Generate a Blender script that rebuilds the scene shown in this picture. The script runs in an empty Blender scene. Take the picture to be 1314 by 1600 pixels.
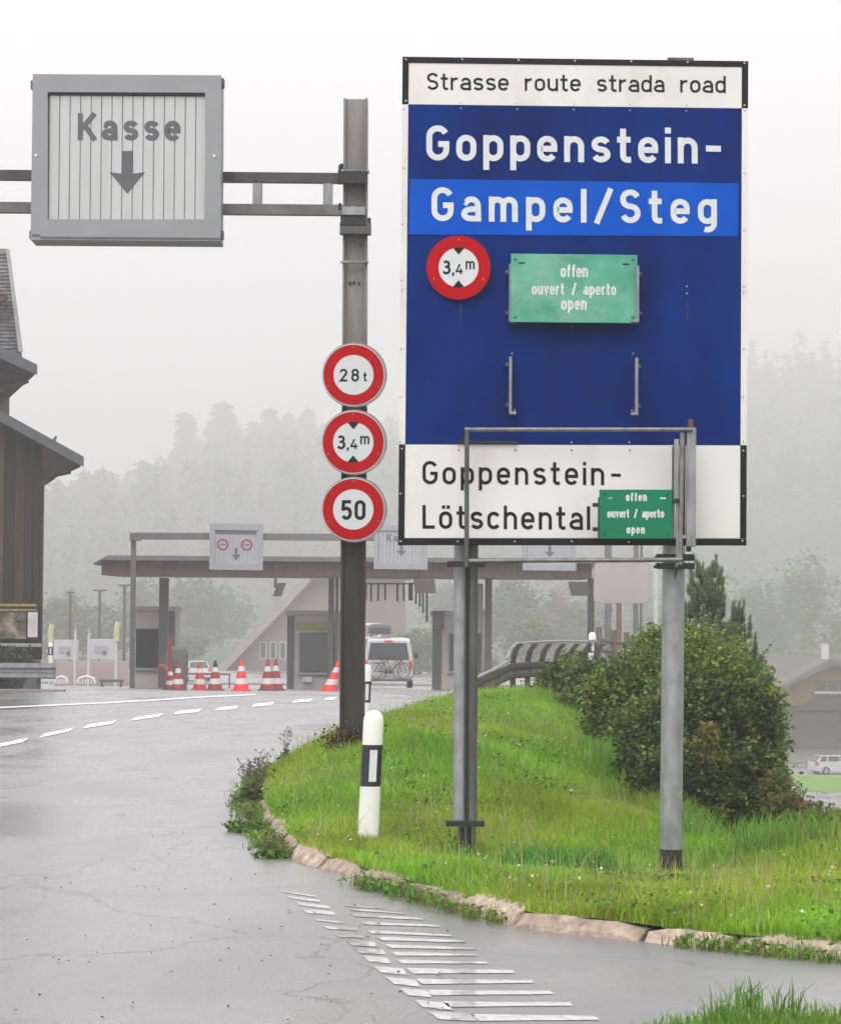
import bpy, math, random
import numpy as np
from mathutils import Vector, Matrix, Euler
from mathutils.geometry import delaunay_2d_cdt

random.seed(11)
rng = np.random.default_rng(7)
S = bpy.context.scene
COL = S.collection

# ------------------------------------------------------------------ camera
F = 4200.0                       # focal length in photo pixels (photo 1314 px wide)
CAMH = 1.6
cam_data = bpy.data.cameras.new('camera')
cam = bpy.data.objects.new('camera', cam_data)
COL.objects.link(cam)
cam.location = (0, 0, CAMH)
PITCH = math.atan(165 / F)
ROLL = math.radians(-0.40)
CAMR = Matrix.Rotation(math.pi / 2 + PITCH, 3, 'X') @ Matrix.Rotation(-ROLL, 3, 'Z')
cam.rotation_euler = CAMR.to_euler()
cam_data.sensor_fit = 'HORIZONTAL'
cam_data.sensor_width = 36
cam_data.lens = F / 1314 * 36
cam_data.clip_end = 5000
cam_data.clip_start = 0.5
S.camera = cam
# ------------------------------------------------------------------ world, overcast sky
SUN_EL, SUN_AZ = math.radians(48), math.radians(200)
world = bpy.data.worlds.new('World')
S.world = world
world.use_nodes = True
wn, wl = world.node_tree.nodes, world.node_tree.links
wn.clear()
wout = wn.new('ShaderNodeOutputWorld')
wbg = wn.new('ShaderNodeBackground')
sky = wn.new('ShaderNodeTexSky')
sky.sky_type = 'NISHITA'
sky.sun_disc = False
sky.sun_elevation = SUN_EL
sky.sun_rotation = SUN_AZ
sky.dust_density = 4.0
hs = wn.new('ShaderNodeHueSaturation')
hs.inputs['Saturation'].default_value = 0.06
mixw = wn.new('ShaderNodeMixRGB')
mixw.inputs[0].default_value = 0.86          # closed cloud cover
mixw.inputs[2].default_value = (8.35, 8.2, 8.4, 1)
wl.new(sky.outputs[0], hs.inputs['Color'])
wl.new(hs.outputs[0], mixw.inputs[1])
wl.new(mixw.outputs[0], wbg.inputs[0])
wbg.inputs[1].default_value = 0.12
wl.new(wbg.outputs[0], wout.inputs[0])
# soft sun through cloud
sd = bpy.data.lights.new('sun', 'SUN')
sd.energy = 1.3
sd.angle = math.radians(45)
sd.color = (1, 0.98, 0.95)
so = bpy.data.objects.new('sun', sd)
COL.objects.link(so)
so.rotation_euler = (math.radians(42), 0, math.radians(-20))
# ------------------------------------------------------------------ output
S.view_settings.view_transform = 'Standard'
S.view_settings.look = 'None'
S.view_settings.exposure = 0.50
S.view_settings.gamma = 1
S.view_settings.use_curve_mapping = False
S.render.engine = 'CYCLES'
S.cycles.use_denoising = True
S.cycles.max_bounces = 8
S.cycles.volume_bounces = 6
S.cycles.caustics_reflective = False
S.cycles.caustics_refractive = False

# ================================================================== helpers
def ray(px, py):
    return CAMR @ Vector(((px - 657) / F, -(py - 800) / F, -1))
C0 = Vector((0, 0, CAMH))
def at(px, py, Y):
    d = ray(px, py)
    return C0 + d * (Y / d.y)
def rz(Y):
    if Y < 52: return 0.0
    if Y < 62: return -0.0245 * (Y - 52) ** 2 / 20
    return -0.0245 * (Y - 57)
def ground(px, py, z=0.0):
    d = ray(px, py)
    Y = None
    z0 = z
    for _ in range(40):
        t = (z0 - CAMH) / d.z
        if t < 0: t = 300
        Y2 = min(d.y * t, 400)
        Y = Y2 if Y is None else 0.5 * Y + 0.5 * Y2
        z0 = z + rz(Y)
    t = Y / d.y
    return Vector((d.x * t, Y, z0))

def srgb(r, g, b):
    f = lambda c: (c / 255) / 12.92 if c <= 10 else ((c / 255 + 0.055) / 1.055) ** 2.4
    return (f(r), f(g), f(b))

MATS = {}
def mat(name, col, rough=0.6, metal=0.0, var=0.12, scale=6.0, stretch=(1, 1, 1), bump=0.0, bscale=40.0,
        dirt=None, dirt_amt=0.0, spec=0.5, coat=0.0, attr=None, transl=0.0, dlo=.5):
    if name in MATS: return MATS[name]
    m = bpy.data.materials.new(name)
    m.use_nodes = True
    n, l = m.node_tree.nodes, m.node_tree.links
    b = n['Principled BSDF']
    b.inputs['Roughness'].default_value = rough
    b.inputs['Metallic'].default_value = metal
    b.inputs['Specular IOR Level'].default_value = spec
    b.inputs['Coat Weight'].default_value = coat
    tc = n.new('ShaderNodeTexCoord')
    mp = n.new('ShaderNodeMapping')
    mp.inputs['Scale'].default_value = stretch
    l.new(tc.outputs['Object'], mp.inputs[0])
    nz = n.new('ShaderNodeTexNoise')
    nz.inputs['Scale'].default_value = scale
    nz.inputs['Detail'].default_value = 6
    l.new(mp.outputs[0], nz.inputs['Vector'])
    rmp = n.new('ShaderNodeMapRange')
    rmp.inputs[1].default_value = 0.3
    rmp.inputs[2].default_value = 0.7
    rmp.inputs[3].default_value = 1 - var
    rmp.inputs[4].default_value = 1 + var
    l.new(nz.outputs[0], rmp.inputs[0])
    mul = n.new('ShaderNodeMixRGB')
    mul.blend_type = 'MULTIPLY'
    mul.inputs[0].default_value = 1
    mul.inputs[1].default_value = (*col, 1)
    if attr:
        at_ = n.new('ShaderNodeAttribute')
        at_.attribute_name = attr
        l.new(at_.outputs['Color'], mul.inputs[1])
    l.new(rmp.outputs[0], mul.inputs[2])
    last = mul.outputs[0]
    if dirt:
        nz2 = n.new('ShaderNodeTexNoise')
        nz2.inputs['Scale'].default_value = scale * 0.6
        nz2.inputs['Detail'].default_value = 8
        nz2.inputs['Roughness'].default_value = 0.7
        mp2 = n.new('ShaderNodeMapping')
        mp2.inputs['Scale'].default_value = stretch
        mp2.inputs['Location'].default_value = (3.1, 7.7, 1.3)
        l.new(tc.outputs['Object'], mp2.inputs[0])
        l.new(mp2.outputs[0], nz2.inputs['Vector'])
        r2 = n.new('ShaderNodeMapRange')
        r2.inputs[1].default_value = dlo
        r2.inputs[2].default_value = 0.72
        r2.inputs[4].default_value = dirt_amt
        l.new(nz2.outputs[0], r2.inputs[0])
        mx = n.new('ShaderNodeMixRGB')
        mx.inputs[2].default_value = (*dirt, 1)
        l.new(r2.outputs[0], mx.inputs[0])
        l.new(last, mx.inputs[1])
        last = mx.outputs[0]
    l.new(last, b.inputs['Base Color'])
    if bump:
        nb = n.new('ShaderNodeTexNoise')
        nb.inputs['Scale'].default_value = bscale
        nb.inputs['Detail'].default_value = 5
        l.new(mp.outputs[0], nb.inputs['Vector'])
        bp = n.new('ShaderNodeBump')
        bp.inputs['Strength'].default_value = bump
        bp.inputs['Distance'].default_value = 0.02
        l.new(nb.outputs[0], bp.inputs['Height'])
        l.new(bp.outputs[0], b.inputs['Normal'])
    if transl:
        tr = n.new('ShaderNodeBsdfTranslucent')
        l.new(last, tr.inputs[0])
        ms = n.new('ShaderNodeMixShader')
        ms.inputs[0].default_value = transl
        l.new(b.outputs[0], ms.inputs[1])
        l.new(tr.outputs[0], ms.inputs[2])
        l.new(ms.outputs[0], n['Material Output'].inputs[0])
    MATS[name] = m
    return m

class Frame:
    """a local frame: origin o, right u, up v, normal n towards the viewer"""
    def __init__(s, o, u, v):
        s.o = Vector(o); s.u = Vector(u).normalized()
        v = Vector(v); s.v = (v - s.u * v.dot(s.u)).normalized()
        s.n = s.u.cross(s.v).normalized()
    def p(s, u, v, n=0.0):
        return s.o + s.u * u + s.v * v + s.n * n
    def px(s, px, py, n=0.0):
        d = ray(px, py)
        t = (s.o + s.n * n - C0).dot(s.n) / d.dot(s.n)
        q = C0 + d * t - s.o
        return q.dot(s.u), q.dot(s.v)
FR = Frame((0, 0, 0), (1, 0, 0), (0, 0, 1))          # n points to -Y (towards the camera)
def facing(px, py, Y, yaw=0.0):
    a = math.radians(yaw)
    return Frame(at(px, py, Y), (math.cos(a), math.sin(a), 0), (0, 0, 1))

class MB:
    def __init__(s): s.v = []; s.f = []
    def add(s, vs, fs):
        k = len(s.v)
        s.v += [tuple(x) for x in vs]
        s.f += [tuple(i + k for i in f) for f in fs]
        return s
    def box(s, x0, x1, y0, y1, z0, z1):
        vs = [(x, y, z) for z in (z0, z1) for y in (y0, y1) for x in (x0, x1)]
        return s.add(vs, [(0, 2, 3, 1), (4, 5, 7, 6), (0, 1, 5, 4), (2, 6, 7, 3), (0, 4, 6, 2), (1, 3, 7, 5)])
    def fbox(s, fr, u0, u1, v0, v1, n0, n1):
        vs = [fr.p(u, v, n) for n in (n0, n1) for v in (v0, v1) for u in (u0, u1)]
        return s.add(vs, [(0, 2, 3, 1), (4, 5, 7, 6), (0, 1, 5, 4), (2, 6, 7, 3), (0, 4, 6, 2), (1, 3, 7, 5)])
    def bbox(s, fr, u0, u1, v0, v1, n0, n1, c=0.01):
        """box whose front edges are chamfered"""
        vs = [fr.p(u, v, n0) for v in (v0, v1) for u in (u0, u1)]
        vs += [fr.p(u, v, n1 - c) for v in (v0, v1) for u in (u0, u1)]
        vs += [fr.p(u, v, n1) for v in (v0 + c, v1 - c) for u in (u0 + c, u1 - c)]
        return s.add(vs, [(0, 2, 3, 1), (0, 1, 5, 4), (2, 6, 7, 3), (0, 4, 6, 2), (1, 3, 7, 5),
                          (4, 5, 9, 8), (6, 10, 11, 7), (4, 8, 10, 6), (5, 7, 11, 9), (8, 9, 11, 10)])
    def tube(s, pts, r, seg=12, caps=True, r1=None, elem=None):
        pts = [Vector(p) for p in pts]
        N = len(pts)
        rs = r if isinstance(r, (list, tuple)) else [r + ((r1 if r1 is not None else r) - r) * i / max(1, N - 1) for i in range(N)]
        vs, fs = [], []
        up = None
        for i, p in enumerate(pts):
            t = (pts[min(i + 1, N - 1)] - pts[max(i - 1, 0)]).normalized()
            if up is None:
                up = Vector((0, 0, 1)) if abs(t.z) < 0.9 else Vector((0, 1, 0))
            a = t.cross(up).normalized()
            b = a.cross(t).normalized()
            up = b
            for k in range(seg):
                an = 2 * math.pi * (k + 0.5) / seg
                vs.append(p + (a * math.cos(an) + b * math.sin(an)) * rs[i])
        for i in range(N - 1):
            for k in range(seg):
                k2 = (k + 1) % seg
                fs.append((i * seg + k, i * seg + k2, (i + 1) * seg + k2, (i + 1) * seg + k))
        if caps:
            fs.append(tuple(range(seg - 1, -1, -1)))
            fs.append(tuple((N - 1) * seg + k for k in range(seg)))
        return s.add(vs, fs)
    def prism(s, fr, poly, n0, n1):
        k = len(poly)
        vs = [fr.p(u, v, n0) for u, v in poly] + [fr.p(u, v, n1) for u, v in poly]
        fs = [tuple(range(k - 1, -1, -1)), tuple(range(k, 2 * k))]
        fs += [(i, (i + 1) % k, k + (i + 1) % k, k + i) for i in range(k)]
        return s.add(vs, fs)
    def disc(s, fr, u, v, r, n0, n1, seg=48, r1=None):
        r1 = r if r1 is None else r1
        vs = [fr.p(u + r * math.cos(a), v + r * math.sin(a), n0) for a in [2 * math.pi * i / seg for i in range(seg)]]
        vs += [fr.p(u + r1 * math.cos(a), v + r1 * math.sin(a), n1) for a in [2 * math.pi * i / seg for i in range(seg)]]
        return s.add(vs, [tuple(range(seg - 1, -1, -1)), tuple(range(seg, 2 * seg))] +
                     [(i, (i + 1) % seg, seg + (i + 1) % seg, seg + i) for i in range(seg)])
    def ring(s, fr, u, v, r0, r1, n0, n1, seg=48):
        vs = []
        for (r, n) in ((r0, n0), (r1, n0), (r1, n1), (r0, n1)):
            vs += [fr.p(u + r * math.cos(2 * math.pi * i / seg), v + r * math.sin(2 * math.pi * i / seg), n) for i in range(seg)]
        fs = []
        for j in range(4):
            j2 = (j + 1) % 4
            fs += [(j * seg + i, j * seg + (i + 1) % seg, j2 * seg + (i + 1) % seg, j2 * seg + i) for i in range(seg)]
        return s.add(vs, fs)
    def lathe(s, c, prof, seg=24, sx=1, sy=1, lean=(0, 0)):
        """prof: list of (r, z)"""
        vs, fs = [], []
        for r, z in prof:
            for k in range(seg):
                a = 2 * math.pi * k / seg
                vs.append((c[0] + r * sx * math.cos(a) + lean[0] * z, c[1] + r * sy * math.sin(a) + lean[1] * z, c[2] + z))
        for i in range(len(prof) - 1):
            for k in range(seg):
                k2 = (k + 1) % seg
                fs.append((i * seg + k, i * seg + k2, (i + 1) * seg + k2, (i + 1) * seg + k))
        fs.append(tuple(range(seg - 1, -1, -1)))
        fs.append(tuple((len(prof) - 1) * seg + k for k in range(seg)))
        return s.add(vs, fs)
    def build(s, name, m, parent=None, smooth=False, origin=None, **kw):
        o0 = Vector(origin) if origin is not None else (Vector(parent['_o']) if parent is not None and '_o' in parent else Vector((0, 0, 0)))
        if origin is None and parent is None and s.v:
            a = np.array(s.v)
            o0 = Vector(((a[:, 0].min() + a[:, 0].max()) / 2, (a[:, 1].min() + a[:, 1].max()) / 2, a[:, 2].min()))
        me = bpy.data.meshes.new(name)
        me.from_pydata([(x - o0.x, y - o0.y, z - o0.z) for x, y, z in s.v], [], s.f)
        me.validate()
        if isinstance(m, (list, tuple)):
            for q in m: me.materials.append(q)
        elif m: me.materials.append(m)
        o = bpy.data.objects.new(name, me)
        COL.objects.link(o)
        if smooth:
            for p in me.polygons: p.use_smooth = True
            try: me.set_sharp_from_angle(angle=math.radians(40))
            except Exception: pass
        if parent is not None:
            o.parent = parent
            po = Vector(parent['_o']) if '_o' in parent else Vector((0, 0, 0))
            o.location = o0 - po
        else:
            o.location = o0
        o['_o'] = tuple(o0)
        tag(o, **kw)
        return o

def tag(o, label=None, cat=None, group=None, kind=None):
    if label: o['label'] = label
    if cat: o['category'] = cat
    if group: o['group'] = group
    if kind: o['kind'] = kind
    return o
def thing(name, loc, label, cat, group=None):
    o = bpy.data.objects.new(name, None)
    COL.objects.link(o)
    o.location = loc
    o.empty_display_size = 0.2
    o['_o'] = tuple(loc)
    return tag(o, label, cat, group)

def big_mesh(name, verts, faces, m, parent=None, cols=None, **kw):
    """fast mesh from numpy arrays (faces: n x 3 or n x 4)"""
    me = bpy.data.meshes.new(name)
    o0 = np.array(parent['_o']) if parent is not None and '_o' in parent else np.zeros(3)
    if parent is None:
        o0 = np.array([verts[:, 0].mean(), verts[:, 1].mean(), verts[:, 2].min()])
    verts = (verts - o0).astype(np.float32)
    k = faces.shape[1]
    me.vertices.add(len(verts)); me.vertices.foreach_set('co', verts.ravel())
    me.loops.add(faces.size); me.loops.foreach_set('vertex_index', faces.ravel().astype(np.int32))
    me.polygons.add(len(faces))
    me.polygons.foreach_set('loop_start', np.arange(0, faces.size, k, dtype=np.int32))
    me.polygons.foreach_set('loop_total', np.full(len(faces), k, dtype=np.int32))
    me.update(calc_edges=True)
    if cols is not None:
        ca = me.color_attributes.new('tint', 'FLOAT_COLOR', 'POINT')
        c4 = np.ones((len(verts), 4), dtype=np.float32); c4[:, :3] = cols
        ca.data.foreach_set('color', c4.ravel())
    me.materials.append(m)
    o = bpy.data.objects.new(name, me)
    COL.objects.link(o)
    if parent is not None: o.parent = parent
    else: o.location = tuple(o0)
    o['_o'] = tuple(float(q) for q in o0)
    return tag(o, **kw)

# ------------------------------------------------------------------ stroke lettering (road sign alphabet)
def arc(cx, cy, rx, ry, a0, a1, n=8):
    return [(cx + rx * math.cos(math.radians(a0 + (a1 - a0) * i / n)), cy + ry * math.sin(math.radians(a0 + (a1 - a0) * i / n))) for i in range(n + 1)]
def stad(x0, y0, x1, y1, ry=None):
    rx = (x1 - x0) / 2
    ry = ry or min(rx * 1.0, (y1 - y0) / 2)
    cx = (x0 + x1) / 2
    p = arc(cx, y1 - ry, rx, ry, 0, 180, 12) + arc(cx, y0 + ry, rx, ry, 180, 360, 12)
    return p + [p[0]]
def glyph(ch, w):
    """(advance width, [polylines], [filled polygons]); cap height 1"""
    h = w / 2
    X = 0.74; W = 0.56; R = W - h; L = h; c = W / 2
    rx = (R - L) / 2; ry = rx
    t, b = X - h, h
    if ch == 'o': return W, [stad(L, b, R, t)], []
    if ch == 'ö': return W, [stad(L, b, R, t)], [rect(c - .09 - h, c - .09 + h, .85, .85 + w), rect(c + .09 - h + .02, c + .09 + h + .02, .85, .85 + w)]
    if ch == 'p': return W, [stad(L, b, R, t), [(L, X), (L, -.25)]], []
    if ch == 'd': return W, [stad(L, b, R, t), [(R, 1), (R, 0)]], []
    if ch == 'g': return W, [stad(L, b, R, t), [(R, X), (R, -.25 + h + ry)] + arc(c, -.25 + h + ry, rx, ry, 0, -115, 9)[1:]], []
    if ch == 'a':
        return W * .97, [[(L + .01, X - .17)] + arc(c, t - ry, rx * .95, ry, 150, 0, 8) + [(R, 0)],
                   [(R, .44 - h + .01), (c, .44 - h + .01)] + arc(c - .02, (.44) / 2, rx, .22 - h, 90, 270, 8) + [(R, b)]], []
    if ch == 'e':
        return W, [[(L + .02, X * .5), (R, X * .5)] + arc(c, t - ry, rx, ry, 0, 180, 10) + arc(c, b + ry, rx, ry, 180, 330, 9)], []
    if ch == 'c': return W * .93, [arc(c, t - ry, rx, ry, 30, 180, 8) + arc(c, b + ry, rx, ry, 180, 330, 8)], []
    if ch == 'n': return W, [[(L, X), (L, 0)], [(L + .01, X - w * 1.5)] + arc(c, t - ry, rx, ry, 150, 0, 8) + [(R, 0)]], []
    if ch == 'h': return W, [[(L, 1), (L, 0)], [(L + .01, X - w * 1.5)] + arc(c, t - ry, rx, ry, 150, 0, 8) + [(R, 0)]], []
    if ch == 'm':
        W2 = .84; r2 = (W2 / 2 - h) / 2
        return W2, [[(L, X), (L, 0)], [(L + .01, X - w * 1.5)] + arc(L + r2, t - r2, r2, r2, 150, 0, 7) + [(W2 / 2, 0)],
                    [(W2 / 2 + .01, X - w * 1.5)] + arc(W2 / 2 + r2, t - r2, r2, r2, 150, 0, 7) + [(W2 - h, 0)]], []
    if ch == 'u': return W, [[(R, X), (R, 0)], [(L, X)] + arc(c, b + ry, rx, ry, 180, 330, 8)], []
    if ch == 'r': return W * .72, [[(L, X), (L, 0)], [(L + .01, X - w * 1.6)] + arc(c + .03, t - ry, rx, ry, 155, 72, 6)], []
    if ch == 's':
        q = (t - b) / 4; r = rx * .93
        p = arc(c, t - q, r, q, 20, 180, 8) + arc(c, t - q, r, q, 180, 255, 4)[1:] + arc(c, b + q, r, q, 75, 0, 4) + arc(c, b + q, r, q, 0, -160, 8)[1:]
        return W * .96, [p], []
    if ch == 'S':
        W2 = .6; c2 = W2 / 2; q = (1 - w) / 4; r = c2 - h
        p = arc(c2, 1 - h - q, r, q, 20, 180, 8) + arc(c2, 1 - h - q, r, q, 180, 250, 4)[1:] + arc(c2, h + q, r, q, 70, 0, 4) + arc(c2, h + q, r, q, 0, -160, 8)[1:]
        return W2, [p], []
    if ch == 't': return .40, [[(.17, .97), (.17, b + .12)] + arc(.17 + .12, b + .12, .12, .12, 180, 270, 4) + [(.39, b)], [(0, X - h), (.38, X - h)]], []
    if ch == 'f': return .40, [[(.18, 0), (.18, 1 - h - .12)] + arc(.18 + .12, 1 - h - .12, .12, .12, 180, 90, 4) + [(.40, 1 - h)], [(.02, X - h), (.38, X - h)]], []
    if ch == 'i': return w, [[(h, X), (h, 0)]], [rect(0, w, .85, .85 + w)]
    if ch == 'l': return w, [[(h, 1), (h, 0)]], []
    if ch == 'v': return .54, [[(h * .9, X), (.27, h * .6), (.54 - h * .9, X)]], []
    if ch == 'G':
        W2 = .64; c2 = W2 / 2; r = c2 - h
        return W2, [arc(c2, 1 - h - r, r, r, 25, 180, 10) + arc(c2, h + r, r, r, 180, 360, 12) + [(W2 - h, .47), (c2 + .01, .47)]], []
    if ch == 'K': return .66, [[(h, 1), (h, 0)], [(.60, 1), (h, .36)], [(.27, .52), (.62, 0)]], []
    if ch == 'L': return .52, [[(h, 1), (h, h), (.52, h)]], []
    if ch == '/': return .50, [[(.05, -.02), (.47, 1.02)]], []
    if ch == '-': return .34, [[(0, .42), (.34, .42)]], []
    if ch == ',': return w, [], [[(0, w), (0, 0), (w * .1, -w * .9), (w * .5, -w * .9), (w, 0), (w, w)]]
    if ch == '2':
        return .58, [[(h, .72)] + arc(.29, 1 - h - .215, .29 - h, .215, 165, -35, 10) + [(h + .02, h), (.58, h)]], []
    if ch == '3':
        return .58, [arc(.28, 1 - h - .19, .25 - h, .19, 150, -90, 10) + [(.20, .62 - h)], [(.20, .6 - h)] + arc(.28, h + .23, .29 - h, .23 , 88, -155, 12)], []
    if ch == '8':
        return .58, [stad(h + .02, .52, .56 - h, 1 - h), stad(h, h, .58 - h, .54)], []
    if ch == '4': return .58, [[(.34, 1), (.06, .27), (.58, .27)], [(.42, .55), (.42, 0)]], []
    if ch == '5': return .58, [[(.52, 1 - h), (.12, 1 - h), (.10, .55)] + arc(.28, .34, .29 - h, .34 - h, 125, -150, 12)], []
    if ch == '0': return .58, [stad(h, h, .58 - h, 1 - h)], []
    if ch == ' ': return .60, [], []
    return .4, [], []
def rect(x0, x1, y0, y1): return [(x0, y0), (x1, y0), (x1, y1), (x0, y1)]
def ribbon(pts, w):
    out = [pts[0]]
    for p in pts[1:]:
        if math.hypot(p[0] - out[-1][0], p[1] - out[-1][1]) > 1e-4: out.append(p)
    pts = out
    closed = math.hypot(pts[0][0] - pts[-1][0], pts[0][1] - pts[-1][1]) < 1e-3 and len(pts) > 3
    Lf, Rt = [], []
    N = len(pts)
    for i in range(N):
        if closed and i in (0, N - 1): a, b_ = pts[N - 2], pts[1]
        else: a, b_ = pts[max(i - 1, 0)], pts[min(i + 1, N - 1)]
        p = pts[i]
        d1 = (p[0] - a[0], p[1] - a[1]); d2 = (b_[0] - p[0], b_[1] - p[1])
        if not closed and i == 0: d1 = d2
        if not closed and i == N - 1: d2 = d1
        l1 = math.hypot(*d1); l2 = math.hypot(*d2)
        d1 = (d1[0] / l1, d1[1] / l1); d2 = (d2[0] / l2, d2[1] / l2)
        n1 = (-d1[1], d1[0]); n2 = (-d2[1], d2[0])
        mx, my = n1[0] + n2[0], n1[1] + n2[1]
        ml = math.hypot(mx, my) or 1
        mx /= ml; my /= ml
        k = 1 / max(0.45, mx * n1[0] + my * n1[1])
        Lf.append((p[0] + mx * k * w / 2, p[1] + my * k * w / 2)); Rt.append((p[0] - mx * k * w / 2, p[1] - my * k * w / 2))
    return Lf, Rt
def text(fr, string, pxl, pxr, base_px, cap_px, w, m, parent, n=0.002, name='lettering', cw=1.0, **kw):
    """lay the words from photo column pxl to pxr on the frame's plane; base_px = (y at left, y at right)"""
    bl, br = (base_px if isinstance(base_px, tuple) else (base_px, base_px))
    u0, v0 = fr.px(pxl, bl); u1, v1 = fr.px(pxr, br)
    cap = fr.px(pxl, bl - cap_px)[1] - v0
    adv = [glyph(c, w)[0] * cw for c in string]
    total = (u1 - u0) / cap
    gap = (total - sum(adv)) / max(1, len(string) - 1)
    mb = MB(); x = 0.0; k = 0
    for c, a in zip(string, adv):
        _, ls, ps = glyph(c, w)
        for pl in ls:
            pl = [(q[0] * cw, q[1]) for q in pl]
            Lf, Rt = ribbon(pl, w)
            nn = n + 0.0004 * (k % 4); k += 1
            f = lambda q: fr.p(u0 + (x + q[0]) * cap, v0 + q[1] * cap + (v1 - v0) * (x + q[0]) / max(total, .01), nn)
            vs = [f(q) for q in Lf] + [f(q) for q in Rt]
            N = len(Lf)
            mb.add(vs, [(i, N + i, N + i + 1, i + 1) for i in range(N - 1)])
        for pg in ps:
            nn = n + 0.0004 * (k % 4); k += 1
            mb.add([fr.p(u0 + (x + q[0] * cw) * cap, v0 + q[1] * cap + (v1 - v0) * (x + q[0]) / max(total, .01), nn) for q in pg], [tuple(range(len(pg)))])
        x += a + gap
    return mb.build(name, m, parent, **kw)

# ------------------------------------------------------------------ materials
GALV = mat('galvanised_steel', (.27, .275, .285), .42, .55, .28, 9, (1, 1, .35), .1, 60, dirt=(.10, .09, .085), dirt_amt=.55)
GALV_POST = mat('galvanised_post', (.30, .31, .32), .5, .45, .22, 14, (1, 1, .5), .12, 80, dirt=(.13, .12, .12), dirt_amt=.5)
GALV_DARK = mat('tarnished_steel', (.10, .10, .10), .5, .4, .35, 8, (1, 1, .3), .15, 50, dirt=(.04, .035, .03), dirt_amt=.7)
RUSTY = mat('rusted_steel', (.12, .055, .04), .8, .1, .4, 20, bump=.3)
BLACKM = mat('black_steel', (.015, .015, .016), .55, .1, .3, 10)
WHITE_SIGN = mat('white_sheeting', (.72, .69, .67), .5, 0, .05, 2.2, (1, 1, .5), dirt=(.46, .41, .36), dirt_amt=.55)
WHITE_LET = mat('white_lettering', (.64, .64, .66), .42, 0, .07, 20)
BLACK_SIGN = mat('black_sheeting', (.006, .006, .009), .6, 0, .2, 4, spec=.2)
BLUE = mat('blue_sheeting', (.0, .0205, .150), .8, 0, .25, 3, (1, 1, .5), dirt=(.002, .010, .075), dirt_amt=.55, spec=.04)
BRIGHT_BLUE = mat('bright_blue_sheeting', (.0, .083, .50), .8, 0, .09, 3, spec=.04)
RED = mat('red_sheeting', (.43, .003, .007), .7, 0, .08, 5, spec=.05)
WHITE_DISC = mat('white_disc_sheeting', (.60, .62, .63), .5, 0, .04, 5)
GREEN1 = mat('faded_green_paint', (.085, .34, .24), .6, 0, .22, 3.2, dirt=(.33, .55, .46), dirt_amt=.7, spec=.2)
GREEN2 = mat('green_paint', (.006, .185, .09), .6, 0, .12, 4, spec=.15)
TUBE = mat('tube_steel', (.20, .195, .19), .45, .5, .3, 14, bump=.1)
GREYBOX = mat('grey_enamel', (.27, .275, .285), .55, .1, .06, 3)
LAMELLA = mat('grey_lamella', (.49, .50, .50), .5, 0, .05, 4, (3, 3, .4))
DARKLET = mat('dark_grey_print', (.10, .10, .115), .6, 0, .1, 8)
POLE = mat('weathered_beam_steel', (.21, .195, .185), .55, .25, .35, 7, (1, 1, .12), .2, 30, dirt=(.07, .055, .045), dirt_amt=.6)
POLE_LOW = mat('wet_beam_steel', (.042, .038, .034), .5, .2, .35, 8, (1, 1, .15), .2, 30, dirt=(.016, .014, .012), dirt_amt=.7)

# ================================================================== setting: terrain
XE = [(19.5, 3.0), (20.5, 2.2), (23, 1.95), (29, 1.72), (36, 1.3), (42, 1.35), (46, 3.2), (84, 7.2), (155, 12.3), (300, 22)]
xeY = np.array([a for a, b in XE]); xeX = np.array([b for a, b in XE])
def smooth(t):
    t = np.clip(t, 0, 1); return t * t * (3 - 2 * t)
def drop(x, y):
    d = np.minimum(x - np.interp(y, xeY, xeX), (y - 19.3))
    return -10.0 * smooth((d + .2) / 13.0) ** 0.9
def rzv(y):
    y = np.asarray(y, float)
    r = np.where(y < 52, 0, np.where(y < 62, -0.0245 * (y - 52) ** 2 / 20, -0.0245 * (y - 57)))
    return np.maximum(r, -3.2)
def hills(x, y):
    h = 0.098 * np.clip(y - 600, 0, 660) * (.62 + .38 * smooth((x + 150) / 90)) + .085 * smooth((x - 10) / 170) * np.clip(y - 650, 0, 600)
    h = h * (1 + 0.10 * np.sin(x * .013 + 1.2) + 0.05 * np.sin(x * .041 + y * .01))
    side = np.maximum(np.abs(x) - (60 + 0.2 * y), 0)
    return h + 0.10 * side * smooth((y - 60) / 200)
def terrain(x, y):
    x = np.asarray(x, float); y = np.asarray(y, float)
    d = drop(x, y)
    base = rzv(y) * (1 - np.clip(-d / 10, 0, 1))
    return base + d + hills(x, y)
def make_ground():
    ys = np.concatenate([np.arange(-40, 10, 5), np.arange(10, 60, .8), np.arange(60, 160, 4), np.arange(160, 800, 20), np.arange(800, 1501, 50)])
    xs = np.concatenate([np.arange(-460, -40, 20), np.arange(-40, -2, 3), np.arange(-2, 32, .8), np.arange(32, 60, 4), np.arange(60, 470, 18)])
    Xg, Yg = np.meshgrid(xs, ys)
    Z = terrain(Xg, Yg) - 0.06
    ax = np.interp(Yg, [12, 13.5, 15, 18, 24, 30, 36, 43], [4.5, 2.2, 1.0, -.2, -.7, -.6, 0, 1.0])
    Z -= .7 * ((Xg > ax) & (Xg < 8.2) & (Yg > 12.6) & (Yg < 42.2))
    v = np.stack([Xg.ravel(), Yg.ravel(), Z.ravel()], 1)
    nx = len(xs)
    i, j = np.meshgrid(np.arange(nx - 1), np.arange(len(ys) - 1))
    a = (j * nx + i).ravel()
    f = np.stack([a, a + 1, a + 1 + nx, a + nx], 1)
    m = mat('meadow_ground', (.07, .10, .035), .9, 0, .35, .12, bump=.2)
    o = big_mesh('ground', v, f, m, kind='structure', label='green valley ground and rising hillside')
    o.data.shade_smooth()
make_ground()

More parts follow.
